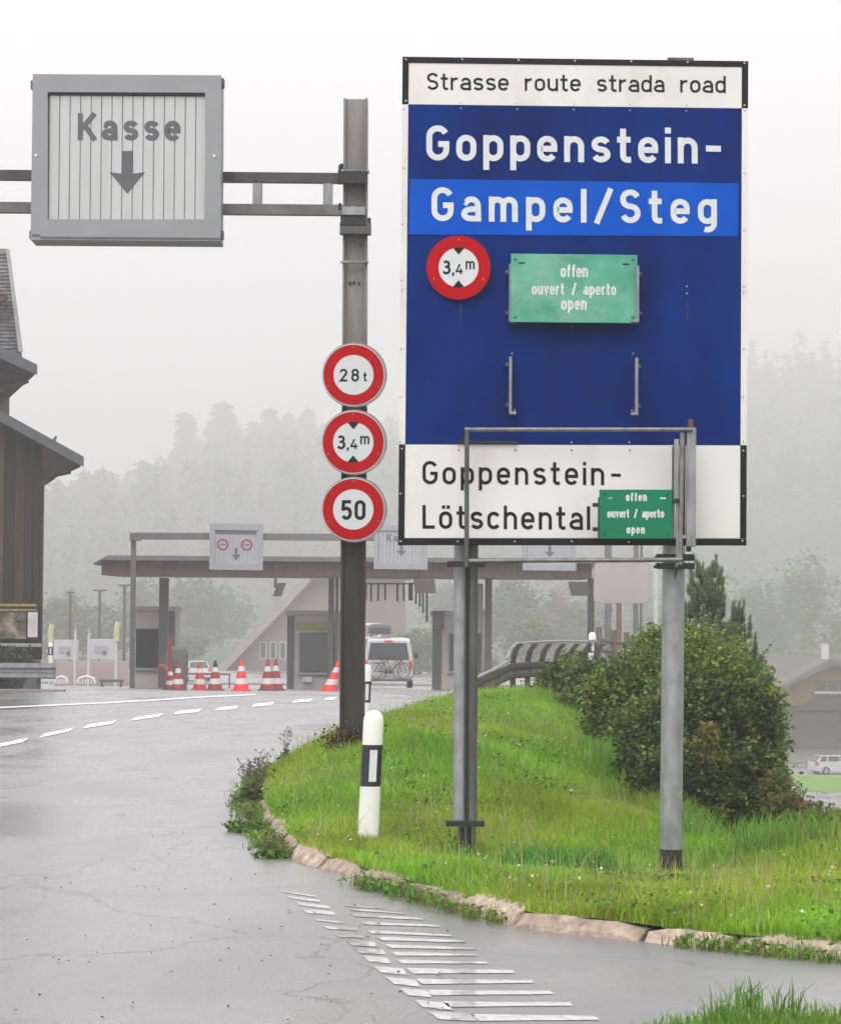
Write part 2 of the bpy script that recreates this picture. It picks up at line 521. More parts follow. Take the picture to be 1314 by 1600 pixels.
# wet asphalt
def asphalt_mat(name, base, r0, r1, dark=(.03, .03, .032)):
    m = bpy.data.materials.new(name); m.use_nodes = True
    n, l = m.node_tree.nodes, m.node_tree.links
    b = n['Principled BSDF']
    tc = n.new('ShaderNodeTexCoord')
    mp = n.new('ShaderNodeMapping'); mp.inputs['Scale'].default_value = (1, .55, 1)
    mp.inputs['Rotation'].default_value = (0, 0, .35)
    l.new(tc.outputs['Object'], mp.inputs[0])
    big = n.new('ShaderNodeTexNoise'); big.inputs['Scale'].default_value = .55; big.inputs['Detail'].default_value = 7
    big.inputs['Roughness'].default_value = .6; big.inputs['Distortion'].default_value = .6
    l.new(mp.outputs[0], big.inputs['Vector'])
    fine = n.new('ShaderNodeTexNoise'); fine.inputs['Scale'].default_value = 38; fine.inputs['Detail'].default_value = 8; fine.inputs['Roughness'].default_value = .75
    l.new(tc.outputs['Object'], fine.inputs['Vector'])
    rr = n.new('ShaderNodeMapRange'); rr.inputs[1].default_value = .35; rr.inputs[2].default_value = .65
    rr.inputs[3].default_value = r0; rr.inputs[4].default_value = r1
    l.new(big.outputs[0], rr.inputs[0]); l.new(rr.outputs[0], b.inputs['Roughness'])
    mx = n.new('ShaderNodeMixRGB'); mx.inputs[1].default_value = (*base, 1); mx.inputs[2].default_value = (*dark, 1)
    r2 = n.new('ShaderNodeMapRange'); r2.inputs[1].default_value = .35; r2.inputs[2].default_value = .68; r2.inputs[4].default_value = .85
    l.new(fine.outputs[0], r2.inputs[0]); l.new(r2.outputs[0], mx.inputs[0])
    l.new(mx.outputs[0], b.inputs['Base Color'])
    b.inputs['Specular IOR Level'].default_value = .9
    b.inputs['Coat Weight'].default_value = 1.0
    b.inputs['Coat Roughness'].default_value = .16
    rc = n.new('ShaderNodeMapRange'); rc.inputs[1].default_value = .38; rc.inputs[2].default_value = .62
    rc.inputs[3].default_value = .14; rc.inputs[4].default_value = .46
    l.new(big.outputs[0], rc.inputs[0]); l.new(rc.outputs[0], b.inputs['Coat Roughness'])
    vo = n.new('ShaderNodeTexVoronoi'); vo.inputs['Scale'].default_value = 130
    l.new(tc.outputs['Object'], vo.inputs['Vector'])
    bp = n.new('ShaderNodeBump'); bp.inputs['Strength'].default_value = .5; bp.inputs['Distance'].default_value = .005
    l.new(vo.outputs[0], bp.inputs['Height'])
    bp2 = n.new('ShaderNodeBump'); bp2.inputs['Strength'].default_value = .3; bp2.inputs['Distance'].default_value = .03
    l.new(big.outputs[0], bp2.inputs['Height']); l.new(bp.outputs[0], bp2.inputs['Normal'])
    l.new(bp2.outputs[0], b.inputs['Normal'])
    bp3 = n.new('ShaderNodeBump'); bp3.inputs['Strength'].default_value = .3; bp3.inputs['Distance'].default_value = .03
    l.new(big.outputs[0], bp3.inputs['Height'])
    bp4 = n.new('ShaderNodeBump'); bp4.inputs['Strength'].default_value = .35; bp4.inputs['Distance'].default_value = .003
    l.new(vo.outputs[0], bp4.inputs['Height']); l.new(bp3.outputs[0], bp4.inputs['Normal'])
    l.new(bp4.outputs[0], b.inputs['Coat Normal'])
    # hairline cracks
    ds = n.new('ShaderNodeTexNoise'); ds.inputs['Scale'].default_value = 1.6; ds.inputs['Detail'].default_value = 6
    l.new(tc.outputs['Object'], ds.inputs['Vector'])
    va = n.new('ShaderNodeVectorMath'); va.operation = 'MULTIPLY_ADD'; va.inputs[1].default_value = (.9, .9, .9)
    l.new(ds.outputs['Color'], va.inputs[0]); l.new(tc.outputs['Object'], va.inputs[2])
    cr = n.new('ShaderNodeTexVoronoi'); cr.feature = 'DISTANCE_TO_EDGE'; cr.inputs['Scale'].default_value = .22
    l.new(va.outputs[0], cr.inputs['Vector'])
    cm = n.new('ShaderNodeMapRange'); cm.inputs[1].default_value = .0008; cm.inputs[2].default_value = .0038; cm.inputs[3].default_value = .42; cm.inputs[4].default_value = 0
    l.new(cr.outputs['Distance'], cm.inputs[0])
    mc = n.new('ShaderNodeMixRGB'); mc.inputs[2].default_value = (.02, .02, .022, 1)
    l.new(cm.outputs[0], mc.inputs[0]); l.new(mx.outputs[0], mc.inputs[1]); l.new(mc.outputs[0], b.inputs['Base Color'])
    sb = n.new('ShaderNodeMath'); sb.operation = 'SUBTRACT'; sb.inputs[0].default_value = 1.0
    l.new(cm.outputs[0], sb.inputs[1]); l.new(sb.outputs[0], b.inputs['Coat Weight'])
    return m
ASPHALT = asphalt_mat('wet_asphalt', (.25, .24, .247), .30, .48, (.10, .098, .10))

def road_sheet():
    ys = np.concatenate([np.arange(2, 10, 1.0), np.arange(10, 20, .3), np.arange(20, 50, 1.0), np.arange(50, 66, .5), np.arange(66, 240, 3.0)])
    v, f = [], []
    for y in ys:
        if y < 19: xr = float(np.interp(y, [10.9, 11.3, 12.6, 13.4, 14.3, 15.2, 17, 19], [40, 8, 3, 2.2, 1.6, .9, .3, -.2]))
        elif y < 42: xr = float(np.interp(y, [19, 24, 30, 36, 42], [-.2, -.4, -.2, .4, .9]))
        else: xr = float(np.interp(y, xeY, xeX)) - .25
        xl = -32
        for k in range(9):
            x = xl + (xr - xl) * k / 8
            v.append((x, y, float(rzv(y))))
    for j in range(len(ys) - 1):
        for k in range(8):
            a = j * 9 + k
            f.append((a, a + 1, a + 10, a + 9))
    MB().add(v, f).build('road', ASPHALT, origin=(0, 0, 0), kind='structure', label='wet grey asphalt road leading to the toll plaza')
    # valley road
    P = [at(1150, 1262, 165), at(1420, 1262, 165)]
    vr = MB(); vv = []
    VX = [14 + 1.5 * q for q in range(32)]
    for x in VX:
        for y in (140, 150, 160, 170, 181):
            vv.append((x, y, float(terrain(x, y)) + .05))
    vr.add(vv, [(i * 5 + j, (i + 1) * 5 + j, (i + 1) * 5 + j + 1, i * 5 + j + 1) for i in range(31) for j in range(4)])
    vr.build('valley_road', ASPHALT, origin=(0, 0, 0), kind='structure', label='wet road down in the valley')
    vy = MB(); vv = []
    for x in VX:
        for y in (200, 206, 212, 222):
            vv.append((x, y, float(terrain(x, y)) + .03))
    vy.add(vv, [(i * 4 + j, (i + 1) * 4 + j, (i + 1) * 4 + j + 1, i * 4 + j + 1) for i in range(31) for j in range(3)])
    lw = MB(); vv = []
    for x in VX:
        for y in (181.5, 188, 194, 199.8):
            vv.append((x, y, float(terrain(x, y)) + .04))
    lw.add(vv, [(i * 4 + j, (i + 1) * 4 + j, (i + 1) * 4 + j + 1, i * 4 + j + 1) for i in range(31) for j in range(3)])
    lw.build('lawn', mat('valley_lawn', (.15, .30, .03), .9, 0, .2, .6), origin=(0, 0, 0), kind='structure', label='bright green lawn strip between valley road and chalet')
    vy.build('yard', mat('pale_yard_gravel', (.3, .28, .27), .8, 0, .2, 3), origin=(0, 0, 0), kind='structure', label='pale parking yard in front of the valley chalet')
road_sheet()

# road markings
MARK = mat('road_paint', (.86, .86, .85), .5, 0, .12, 22, dirt=(.22, .22, .23), dirt_amt=1.0)
WORN = mat('worn_road_paint', (.62, .62, .61), .5, 0, .15, 26, dirt=(.20, .20, .205), dirt_amt=1.0, dlo=.42, coat=.7)
def gq(pts, name, n=.008, m=None, **kw):
    mb = MB(); ps = [ground(px, py, n) for px, py in pts]
    mb.add(ps, [tuple(range(len(ps)))])
    return mb.build(name, m or MARK, kind='structure', **kw)
for a, b_ in (((-40, 1172), (46, 1156)), ((60, 1150), (117, 1140)), ((128, 1136), (184, 1128)), ((203, 1124), (257, 1117)),
              ((270, 1114), (317, 1110)), ((335, 1108.5), (375, 1105)), ((392, 1102.5), (430, 1099.5)), ((455, 1096.5), (490, 1094)), ((505, 1092.5), (528, 1091))):
    th0, th1 = 6.2 * (a[1] - 965) / 180, 6.2 * (b_[1] - 965) / 180
    gq([(a[0] + 1.6 * th0, a[1] - th0 / 2 - .6), (b_[0], b_[1] - th1 / 2), (b_[0] - 1.6 * th1, b_[1] + th1 / 2 + .6), (a[0], a[1] + th0 / 2)], 'lane_dash')
mb = MB()
E = [(-40, 1107.5), (60, 1103), (165, 1098.5), (240, 1094), (330, 1088.5), (400, 1085.5)]
for (a, b_) in zip(E[:-1], E[1:]):
    t0 = 1.15; 
    mb.add([ground(a[0], a[1] - t0, .008), ground(b_[0], b_[1] - t0 * .8, .008), ground(b_[0], b_[1] + t0 * .8, .008), ground(a[0], a[1] + t0, .008)], [(0, 1, 2, 3)])
mb.build('edge_line', MARK, kind='structure')
# hatching: two staggered columns of transverse bars
HL = [(438, 1392, 494, 1400, 2.5), (448, 1400, 500, 1407, 4), (462, 1410, 514, 1416, 5), (472, 1421, 521, 1424.5, 6), (492, 1436, 536, 1441, 3), (505, 1447, 556, 1450, 5), (524, 1460, 567, 1461, 5),
      (540, 1470, 585, 1472, 8), (552, 1482, 598, 1484, 8), (566, 1494, 605, 1497, 9), (583, 1510, 630, 1514, 10), (602, 1527, 650, 1532, 11), (624, 1545, 668, 1548, 11), (647, 1563, 700, 1568, 11), (670, 1581, 738, 1584, 12)]
HR = [(538, 1415, 600, 1419, 2), (545, 1420, 632, 1427, 3), (547, 1428, 660, 1435, 5), (562, 1440, 686, 1446, 5), (575, 1454, 705, 1461, 5), (588, 1464, 725, 1470, 6), (602, 1476, 740, 1481, 6), (612, 1488, 742, 1491, 6),
      (620, 1500, 760, 1503, 6), (634, 1513, 800, 1516, 9), (650, 1530, 830, 1532, 8), (665, 1547, 860, 1549, 9), (690, 1565, 890, 1567, 9), (735, 1585, 930, 1588, 11)]
for k_, (x0, y0, x1, y1, t0) in enumerate(HL + HR):
    sk = t0 * 1.25
    rt_ = t0 if k_ < len(HL) else t0 * .55
    n_ = 5; up_, lo_ = [], []
    for q_ in range(n_ + 1):
        f_ = q_ / n_
        up_.append((x0 + (x1 - x0) * f_, y0 + (y1 - y0) * f_ + random.uniform(-.35, .35)))
        lo_.append((x0 + sk + (x1 + sk * .5 - x0 - sk) * f_, y0 + t0 + (y1 + rt_ - y0 - t0) * f_ + random.uniform(-.35, .35)))
    gq(up_ + lo_[::-1], 'hatch_bar', n=.003, m=WORN)

LIT = MB()
for _ in range(110):
    p = ground(random.uniform(-20, 700), random.uniform(1200, 1600), .006)
    if p.x > -1.0 and p.y > 15: continue
    a = random.uniform(0, 6.28); r_ = random.uniform(.004, .011)
    LIT.add([(p.x + math.cos(a + q) * r_, p.y + math.sin(a + q) * r_ * 1.2, .006 + (.008 if q else 0)) for q in (0, 1.7, 3.1, 4.6)], [(0, 1, 2, 3)])
LIT.build('road_litter', mat('litter_brown', (.05, .04, .03), .8, 0, .3, 9), kind='stuff', label='tiny dark leaf scraps and grit lying on the wet asphalt')
# ================================================================== grass island
KERB = [(1420, 1487), (1314, 1476), (1180, 1462), (1050, 1450), (940, 1440), (850, 1430), (740, 1402), (660, 1380), (600, 1367), (540, 1346), (480, 1330),
        (445, 1300), (425, 1275), (412, 1250), (412, 1232), (422, 1212), (445, 1196)]
KW = [ground(px, py, .075) for px, py in KERB]
last = KW[-1]
KW += [Vector((-1.15, 29.6, .075)), Vector((-.75, 32.0, .075)), Vector((-.35, 35.5, .075)), Vector((.15, 39.5, .075)), Vector((.55, 42.5, .075))]
KW = [Vector((6, 11.2, .075))] + KW
CP = []   # control heights
for p in KW: CP.append((p.x, p.y, .075))
for px, py, Y in ((550, 1150, 23.6), (490, 1172, 24.5), (600, 1117, 28), (655, 1104, 31), (700, 1096, 34), (760, 1090, 38), (575, 1318, 18.5), (1050, 1376, 18.5), (727, 1338, 18.5),
                  (800, 1112, 36), (900, 1190, 29), (1000, 1265, 23.3), (1100, 1312, 20.5), (1200, 1332, 19.5), (1314, 1322, 19.3), (640, 1220, 21.8), (850, 1220, 23.5), (500, 1240, 21.5),
                  (1220, 1400, 15.6)):
    p = at(px, py, Y); CP.append((p.x, p.y, p.z))
CP += [(6, 19, -.05), (1.2, 43, .1), (6, 14.5, .1)]
CP = np.array(CP)
def tps_k(r): return np.where(r > 1e-6, r * r * np.log(r + 1e-9), 0)
nC = len(CP)
Am = np.zeros((nC + 3, nC + 3)); dd = np.hypot(CP[:, None, 0] - CP[None, :, 0], CP[:, None, 1] - CP[None, :, 1])
Am[:nC, :nC] = tps_k(dd) + np.eye(nC) * .001
Am[:nC, nC] = 1; Am[:nC, nC + 1] = CP[:, 0]; Am[:nC, nC + 2] = CP[:, 1]; Am[nC:, :nC] = Am[:nC, nC:].T
WT = np.linalg.solve(Am, np.concatenate([CP[:, 2], [0, 0, 0]]))
def bank(x, y):
    x = np.asarray(x, float); y = np.asarray(y, float)
    r = np.hypot(x[..., None] - CP[:, 0], y[..., None] - CP[:, 1])
    b = (tps_k(r) * WT[:nC]).sum(-1) + WT[nC] + WT[nC + 1] * x + WT[nC + 2] * y
    dr = drop(x, y)
    b = np.clip(b, -.32, .8)
    return b * (1 - np.clip(-dr, 0, 1)) + dr + .02 * np.sin(x * 5) * np.sin(y * 4.1)
poly = [(p.x, p.y) for p in KW] + [(1.2, 43.5), (4.5, 44), (9, 40), (9, 19), (6.5, 18)]
def inpoly(x, y, P):
    ins = np.zeros(len(x), bool); j = len(P) - 1
    for i in range(len(P)):
        xi, yi = P[i]; xj, yj = P[j]
        with np.errstate(divide='ignore', invalid='ignore'):
            c = ((yi > y) != (yj > y)) & (x < (xj - xi) * (y - yi) / (yj - yi + 1e-12) + xi)
        ins ^= c; j = i
    return ins
gx, gy = np.meshgrid(np.arange(-2.5, 9, .28), np.arange(11, 44, .28))
gx = gx.ravel() + rng.uniform(-.04, .04, gx.size); gy = gy.ravel() + rng.uniform(-.04, .04, gy.size)
ok = inpoly(gx, gy, poly)
pts2 = [Vector(p) for p in poly] + [Vector((a, b_)) for a, b_ in zip(gx[ok], gy[ok])]
vv, _, ff, *_r = delaunay_2d_cdt(pts2, [], [list(range(len(poly)))], 1, 1e-4)
vx = np.array([p.x for p in vv]); vy = np.array([p.y for p in vv])
SOIL = mat('turf_soil', (.11, .20, .02), .95, 0, .35, 5, bump=.5, bscale=15)
isl = MB().add(np.stack([vx, vy, bank(vx, vy)], 1).tolist(), [tuple(f) for f in ff]).build('grass_verge', SOIL, smooth=True, origin=(0, 0, 0), kind='structure', label='grassy bank inside the kerb')

GRASS = mat('grass_blades', (.1, .2, .02), .6, 0, .25, 1.1, attr='tint', transl=.3, spec=.25)
def scatter_grass(name, xs, ys, zs, hmin, hmax, wmin, wmax, base, dry, dryfrac, label, m=None):
    n = len(xs)
    h = rng.uniform(hmin, hmax, n) * (.75 + .5 * (np.sin(xs * 2.3 + 1) * np.sin(ys * 1.7) * .5 + .5))
    w = rng.uniform(wmin, wmax, n)
    a = rng.uniform(0, 2 * np.pi, n); la = rng.uniform(0, 2 * np.pi, n); ln = rng.uniform(.05, .75, n) * h
    ca, sa = np.cos(a) * w / 2, np.sin(a) * w / 2
    lx, ly = np.cos(la) * ln, np.sin(la) * ln
    P = np.stack([xs, ys, zs], 1)
    v = np.empty((n, 5, 3))
    v[:, 0] = P - np.stack([ca, sa, np.zeros(n)], 1); v[:, 1] = P + np.stack([ca, sa, np.zeros(n)], 1)
    m_ = P + np.stack([lx * .3, ly * .3, h * .6], 1)
    v[:, 2] = m_ + np.stack([ca, sa, np.zeros(n)], 1) * .75; v[:, 3] = m_ - np.stack([ca, sa, np.zeros(n)], 1) * .75
    v[:, 4] = P + np.stack([lx, ly, h * .95], 1)
    k = np.arange(n)[:, None] * 5
    f = np.concatenate([k + [0, 1, 2], k + [0, 2, 3], k + [3, 2, 4]], 0)
    c = np.array(base)[None] * rng.uniform(.65, 1.35, (n, 1)) * np.array([1, 1, 1])
    c[:, 0] *= rng.uniform(.8, 1.3, n)
    fld = np.sin(xs * 3.1 + 1.3 * np.sin(ys * 1.1)) * np.sin(ys * 1.9 + 2 * np.sin(xs * 1.3)) + .6 * np.sin(xs * 9 + ys * 5) * np.sin(ys * 7 - xs * 4)
    c *= (1 + .13 * fld)[:, None]; c[:, 0] *= 1 + .22 * np.sin(xs * 1.7 - ys * .9)
    dm = rng.random(n) < dryfrac * (1 + 1.6 * np.clip(np.sin(xs * 2.2 + 4) * np.sin(ys * 1.2), 0, 1))
    c[dm] = np.array(dry) * rng.uniform(.7, 1.2, (dm.sum(), 1))
    return big_mesh(name, v.reshape(-1, 3), f, m or GRASS, cols=np.repeat(c, 5, 0), label=label, kind='stuff')
POSTS = [(at(1048, 1352, 18.6).x, 18.6), (at(728, 1315, 18.6).x, 18.6)]
def sample_island(n, ymax=40, power=1.0):
    out_x, out_y = [], []
    tot = 0
    while tot < n:
        y = 12 + (ymax - 12) * rng.random(n) ** 1.6
        x = rng.uniform(-2.2, 4.4, n)
        o = inpoly(x, y, poly) & (x < .165 * y + .4) & (x < np.interp(y, xeY, xeX) + .9)
        o &= (rng.random(n) < np.clip(20 / y, 0, 1))
        for (ax, ay) in POSTS:
            o &= ~((np.abs(x - ax) < .16) & (y > ay - 1.15) & (y < ay + .1) & (rng.random(n) < .8 * np.clip(1.2 - (ay - y) / 1.15, 0, 1)))
        out_x.append(x[o]); out_y.append(y[o]); tot += o.sum()
    return np.concatenate(out_x)[:n], np.concatenate(out_y)[:n]
xs, ys = sample_island(230000)
patch = np.sin(xs * 1.9 + .6 * np.sin(ys)) * np.sin(ys * .8 + 1)
scatter_grass('grass', xs, ys, bank(xs, ys) - .01, .04, .105, .004, .009, (.235, .42, .028), (.46, .42, .14), .06, 'fresh green grass covering the bank')
xs, ys = sample_island(5000)
scatter_grass('tall_grass', xs, ys, bank(xs, ys), .12, .26, .003, .006, (.25, .36, .06), (.42, .36, .18), .5, 'taller seeding grass stalks scattered over the bank')
# darker tuft and clump by the board, plus grass at the slope edge
def tufts(cs, n, r, h0, h1, col, name, label, zf=bank):
    X_, Y_ = [], []
    for (cx, cy) in cs:
        X_.append(rng.normal(cx, r, n)); Y_.append(rng.normal(cy, r, n))
    X_ = np.concatenate(X_); Y_ = np.concatenate(Y_)
    scatter_grass(name, X_, Y_, zf(X_, Y_), h0, h1, .005, .011, col, (.3, .28, .1), .06, label)
tc_ = [at(870, 1350, 17.0), at(915, 1345, 17.2), at(840, 1345, 17.4)]
tufts([(p.x, p.y) for p in tc_], 420, .11, .12, .26, (.075, .26, .03), 'lush_grass', 'darker lush grass tufts below the board')
ed = [(float(np.interp(y, xeY, xeX)) + random.uniform(-.15, .2), y) for y in np.arange(19.6, 30, .25)] + [(x, 19.45 + random.uniform(-.15, .15)) for x in np.arange(2.4, 3.8, .12)]
tufts(ed, 70, .12, .12, .30, (.17, .34, .04), 'edge_grass', 'long grass along the top edge of the slope')

# near verge in the lower right corner
def near_verge():
    c = [ground(950, 1640), ground(1020, 1616), ground(1110, 1606), ground(1230, 1600), ground(1420, 1604)]
    back = [Vector((p.x, 8.6, 0)) for p in reversed(c)]
    P = [(p.x, p.y) for p in c + back]
    mb = MB().add([(x, y, .03) for x, y in P], [tuple(range(len(P) - 1, -1, -1))])
    mb.build('near_verge', SOIL, kind='structure', label='strip of turf at the near road edge')
    n = 9000
    x = rng.uniform(.6, 2.3, n); y = rng.uniform(9.2, 11.0, n)
    o = inpoly(x, y, P); x, y = x[o], y[o]
    scatter_grass('near_grass', x, y, np.full(len(x), .03), .015, .075, .004, .008, (.15, .28, .035), (.3, .28, .12), .1, 'short grass at the near road edge in the lower right corner')
    cs = [ground(1165, 1580), ground(1180, 1585), ground(1150, 1590)]
    cs = [ground(1165, 1596), ground(1185, 1600), ground(1150, 1603), ground(1120, 1606), ground(1215, 1604), ground(1240, 1600), ground(1172, 1590)]
    tufts([(p.x + random.uniform(-.02, .02), p.y) for p in cs], 26, .028, .02, .15, (.13, .27, .04), 'near_tuft', 'small upright grass tuft at the near road edge', zf=lambda a, b_: np.full(len(a), .03))
near_verge()

# kerb stones
def make_kerb():
    holder = MB()
    pts = KW
    # arc-length resample into stones
    seg = [0.0]
    for a, b_ in zip(pts[:-1], pts[1:]): seg.append(seg[-1] + (b_ - a).length)
    def pa(s):
        s = min(max(s, 0), seg[-1] - 1e-4)
        i = max(j for j in range(len(seg)) if seg[j] <= s); i = min(i, len(pts) - 2)
        t = (s - seg[i]) / (seg[i + 1] - seg[i]); return pts[i].lerp(pts[i + 1], t)
    KM = [mat('kerb_sandstone', (.37, .285, .225), .75, 0, .35, 14, bump=.8, bscale=30, dirt=(.13, .115, .085), dirt_amt=.8),
          mat('kerb_pale_stone', (.46, .36, .285), .75, 0, .35, 14, bump=.8, bscale=30, dirt=(.16, .14, .10), dirt_amt=.8)]
    root = thing('kerb', tuple(pa(4)), 'curved kerb of pinkish stones round the grass bank', 'kerb')
    root['kind'] = 'structure'; del root['category']
    s = 0.0
    while s < seg[-1] - .3:
        L = random.uniform(.5, 1.0)
        sub = 5
        e = min(s + L - .03, seg[-1]); oo = random.uniform(-.012, .012)
        vs, fs = [], []
        j = [random.uniform(-.012, .012) for _ in range(3)]
        dz = random.uniform(-.015, .012)
        for k in range(sub + 1):
            q = s + (e - s) * k / sub
            p = pa(q); tn = (pa(q + .05) - pa(q - .05)).normalized()
            nrm = Vector((tn.y, -tn.x, 0))     # to one side
            # outward = away from the island centre
            if nrm.dot(Vector((1.2, 22, 0)) - Vector((p.x, p.y, 0))) > 0: nrm = -nrm
            fr_ = .02 if k in (0, sub) else 0
            q1, q2, q3 = (random.uniform(-.008, .008) for _ in range(3))
            prof = [(-.06, -.06), (-.06, .006 - fr_), (-.045, .014 - fr_ + j[0]), (.015 + q1, .006 - fr_ + q2), (.07 + q3, -.06 - fr_ + j[1]), (.08 + q1, -.08), (.082, -.16)]
            for (o, z) in prof: vs.append((p.x + nrm.x * (o + oo), p.y + nrm.y * (o + oo), .075 + z + dz))
        m_ = 7
        for k in range(sub):
            for a in range(m_ - 1):
                fs.append((k * m_ + a, k * m_ + a + 1, (k + 1) * m_ + a + 1, (k + 1) * m_ + a))
        fs += [tuple(range(m_)), tuple(range(sub * m_ + m_ - 1, sub * m_ - 1, -1))]
        MB().add(vs, fs).build('kerb_stone', random.choice(KM), root)
        s += L
    return pa, seg[-1]
kerb_at, kerb_len = make_kerb()

# ------------------------------------------------------------------ leaves
LEAF = mat('leaves', (.06, .12, .02), .6, 0, .3, 3, attr='tint', transl=.25, spec=.3)
NEEDLE = mat('needles', (.04, .08, .04), .6, 0, .3, 3, attr='tint', spec=.3)
BARK = mat('bark', (.10, .075, .055), .9, 0, .4, 12, bump=.5)
def leaf_quads(centres, size, cols, droop=.3, asp=1.6):
    n = len(centres)
    a = rng.uniform(0, 2 * np.pi, n); e = rng.uniform(-.9, .9, n)
    d = np.stack([np.cos(a) * np.cos(e), np.sin(a) * np.cos(e), np.sin(e) - droop * .3], 1)
    r = rng.normal(size=(n, 3)); s_ = np.cross(d, r); s_ /= np.linalg.norm(s_, axis=1, keepdims=True) + 1e-9
    sz = (size * rng.uniform(.45, 1.5, n))[:, None]
    v = np.empty((n, 4, 3))
    v[:, 0] = centres - d * sz * asp / 2; v[:, 1] = centres + s_ * sz / 2
    v[:, 2] = centres + d * sz * asp / 2; v[:, 3] = centres - s_ * sz / 2
    f = (np.arange(n)[:, None] * 4 + np.arange(4)[None])
    return v.reshape(-1, 3), f, np.repeat(cols, 4, 0)
def crown(blobs, nclump, nleaf, cr, size, cols, flatten=.8, hollow=.55):
    """blobs: (x,y,z,rx,ry,rz); cols: list of (colour, weight)"""
    vol = np.array([b[3] * b[4] * b[5] for b in blobs]) ** .67; vol = vol / vol.sum()
    idx = rng.choice(len(blobs), nclump, p=vol)
    B = np.array(blobs)[idx]
    d = rng.normal(size=(nclump, 3)); d /= np.linalg.norm(d, axis=1, keepdims=True)
    rad = hollow + (1.05 - hollow) * rng.random(nclump) ** .6
    C = B[:, :3] + d * B[:, 3:6] * rad[:, None]
    cw = np.array([c[1] for c in cols], float); cw /= cw.sum()
    ci = rng.choice(len(cols), nclump, p=cw)
    base = np.array([c[0] for c in cols])[ci] * rng.uniform(.7, 1.3, (nclump, 1))
    P = np.repeat(C, nleaf, 0) + rng.normal(size=(nclump * nleaf, 3)) * cr * np.array([1, 1, flatten]) * np.repeat(rng.uniform(.6, 1.3, nclump), nleaf)[:, None]
    cc = np.repeat(base, nleaf, 0) * rng.uniform(.75, 1.25, (nclump * nleaf, 1))
    return leaf_quads(P, size, cc)
def stems(base, blobs, r=.02):
    mb = MB()
    for b in blobs:
        for k in range(2):
            tip = Vector((b[0] + random.uniform(-.4, .4) * b[3], b[1] + random.uniform(-.4, .4) * b[4], b[2] + .3 * b[5]))
            m1 = Vector(base).lerp(tip, .5) + Vector((random.uniform(-.1, .1), random.uniform(-.1, .1), .1)) * b[3]
            mb.tube([base, m1, tip], r, 6, r1=r * .3)
    return mb
def shrub(name, base, blobs, nclump, nleaf, cr, size, cols, label, cat='shrub', group=None, sr=.02, hollow=.55):
    t = thing(name, base, label, cat, group)
    v, f, c = crown(blobs, nclump, nleaf, cr, size, cols, hollow=hollow)
    big_mesh('crown', v, f, LEAF, t, cols=c)
    stems(base, blobs, sr).build('stem', BARK, t)
    # long shoots that break the outline
    sh = MB(); q = []
    for k in range(len(blobs) * 26):
        b = random.choice(blobs); a = random.uniform(0, 6.283); e = random.uniform(.1, 1.4)
        d = Vector((math.cos(a) * math.cos(e), math.sin(a) * math.cos(e), math.sin(e)))
        p0 = Vector((b[0] + d.x * b[3] * .7, b[1] + d.y * b[4] * .7, b[2] + d.z * b[5] * .7))
        p1 = p0 + (d + Vector((0, 0, .8))).normalized() * (b[3] * random.uniform(.35, .95))
        sh.tube([p0, p1], .004, 4, r1=.002)
        for j in range(26): q.append(tuple(p0.lerp(p1, random.random())))
    sh.build('shoot', BARK, t, kind='stuff')
    q = np.array(q) + rng.normal(size=(len(q), 3)) * size * .7
    cw = np.array([c_[1] for c_ in cols], float); ci = rng.choice(len(cols), len(q), p=cw / cw.sum())
    v, f, c = leaf_quads(q, size, np.array([c_[0] for c_ in cols])[ci] * rng.uniform(.9, 1.5, (len(q), 1)))
    big_mesh('shoot_leaves', v, f, LEAF, t, cols=c, kind='stuff')
    return t

xs, ys = sample_island(34000)
kp = (np.sin(xs * 2.7 + 2 * np.sin(ys * .8)) * np.sin(ys * 1.4 + 1.5 * np.sin(xs * 2)) + rng.normal(size=len(xs)) * .25) > .42
xs, ys = xs[kp], ys[kp]
v, f, c = leaf_quads(np.stack([xs, ys, bank(xs, ys) + rng.uniform(.01, .09, len(xs))], 1), .022, np.array([.11, .25, .03]) * rng.uniform(.5, 1.4, (len(xs), 1)), asp=1.3)
big_mesh('clover', v, f, LEAF, cols=c, label='patches of small round clover leaves between the grass blades', kind='stuff')
xs, ys = sample_island(520)
zs = bank(xs, ys) + rng.uniform(.06, .14, len(xs))
v, f, c = leaf_quads(np.stack([xs, ys, zs], 1), .016, np.where(rng.random((len(xs), 1)) < .6, [[.6, .58, .5]], [[.55, .5, .12]]), asp=1.0)
MATF = mat('petals', (.6, .6, .5), .7, 0, .1, 5, attr='tint')
big_mesh('meadow_flowers', v, f, MATF, cols=c, label='tiny pale flower heads dotted through the grass', kind='stuff')

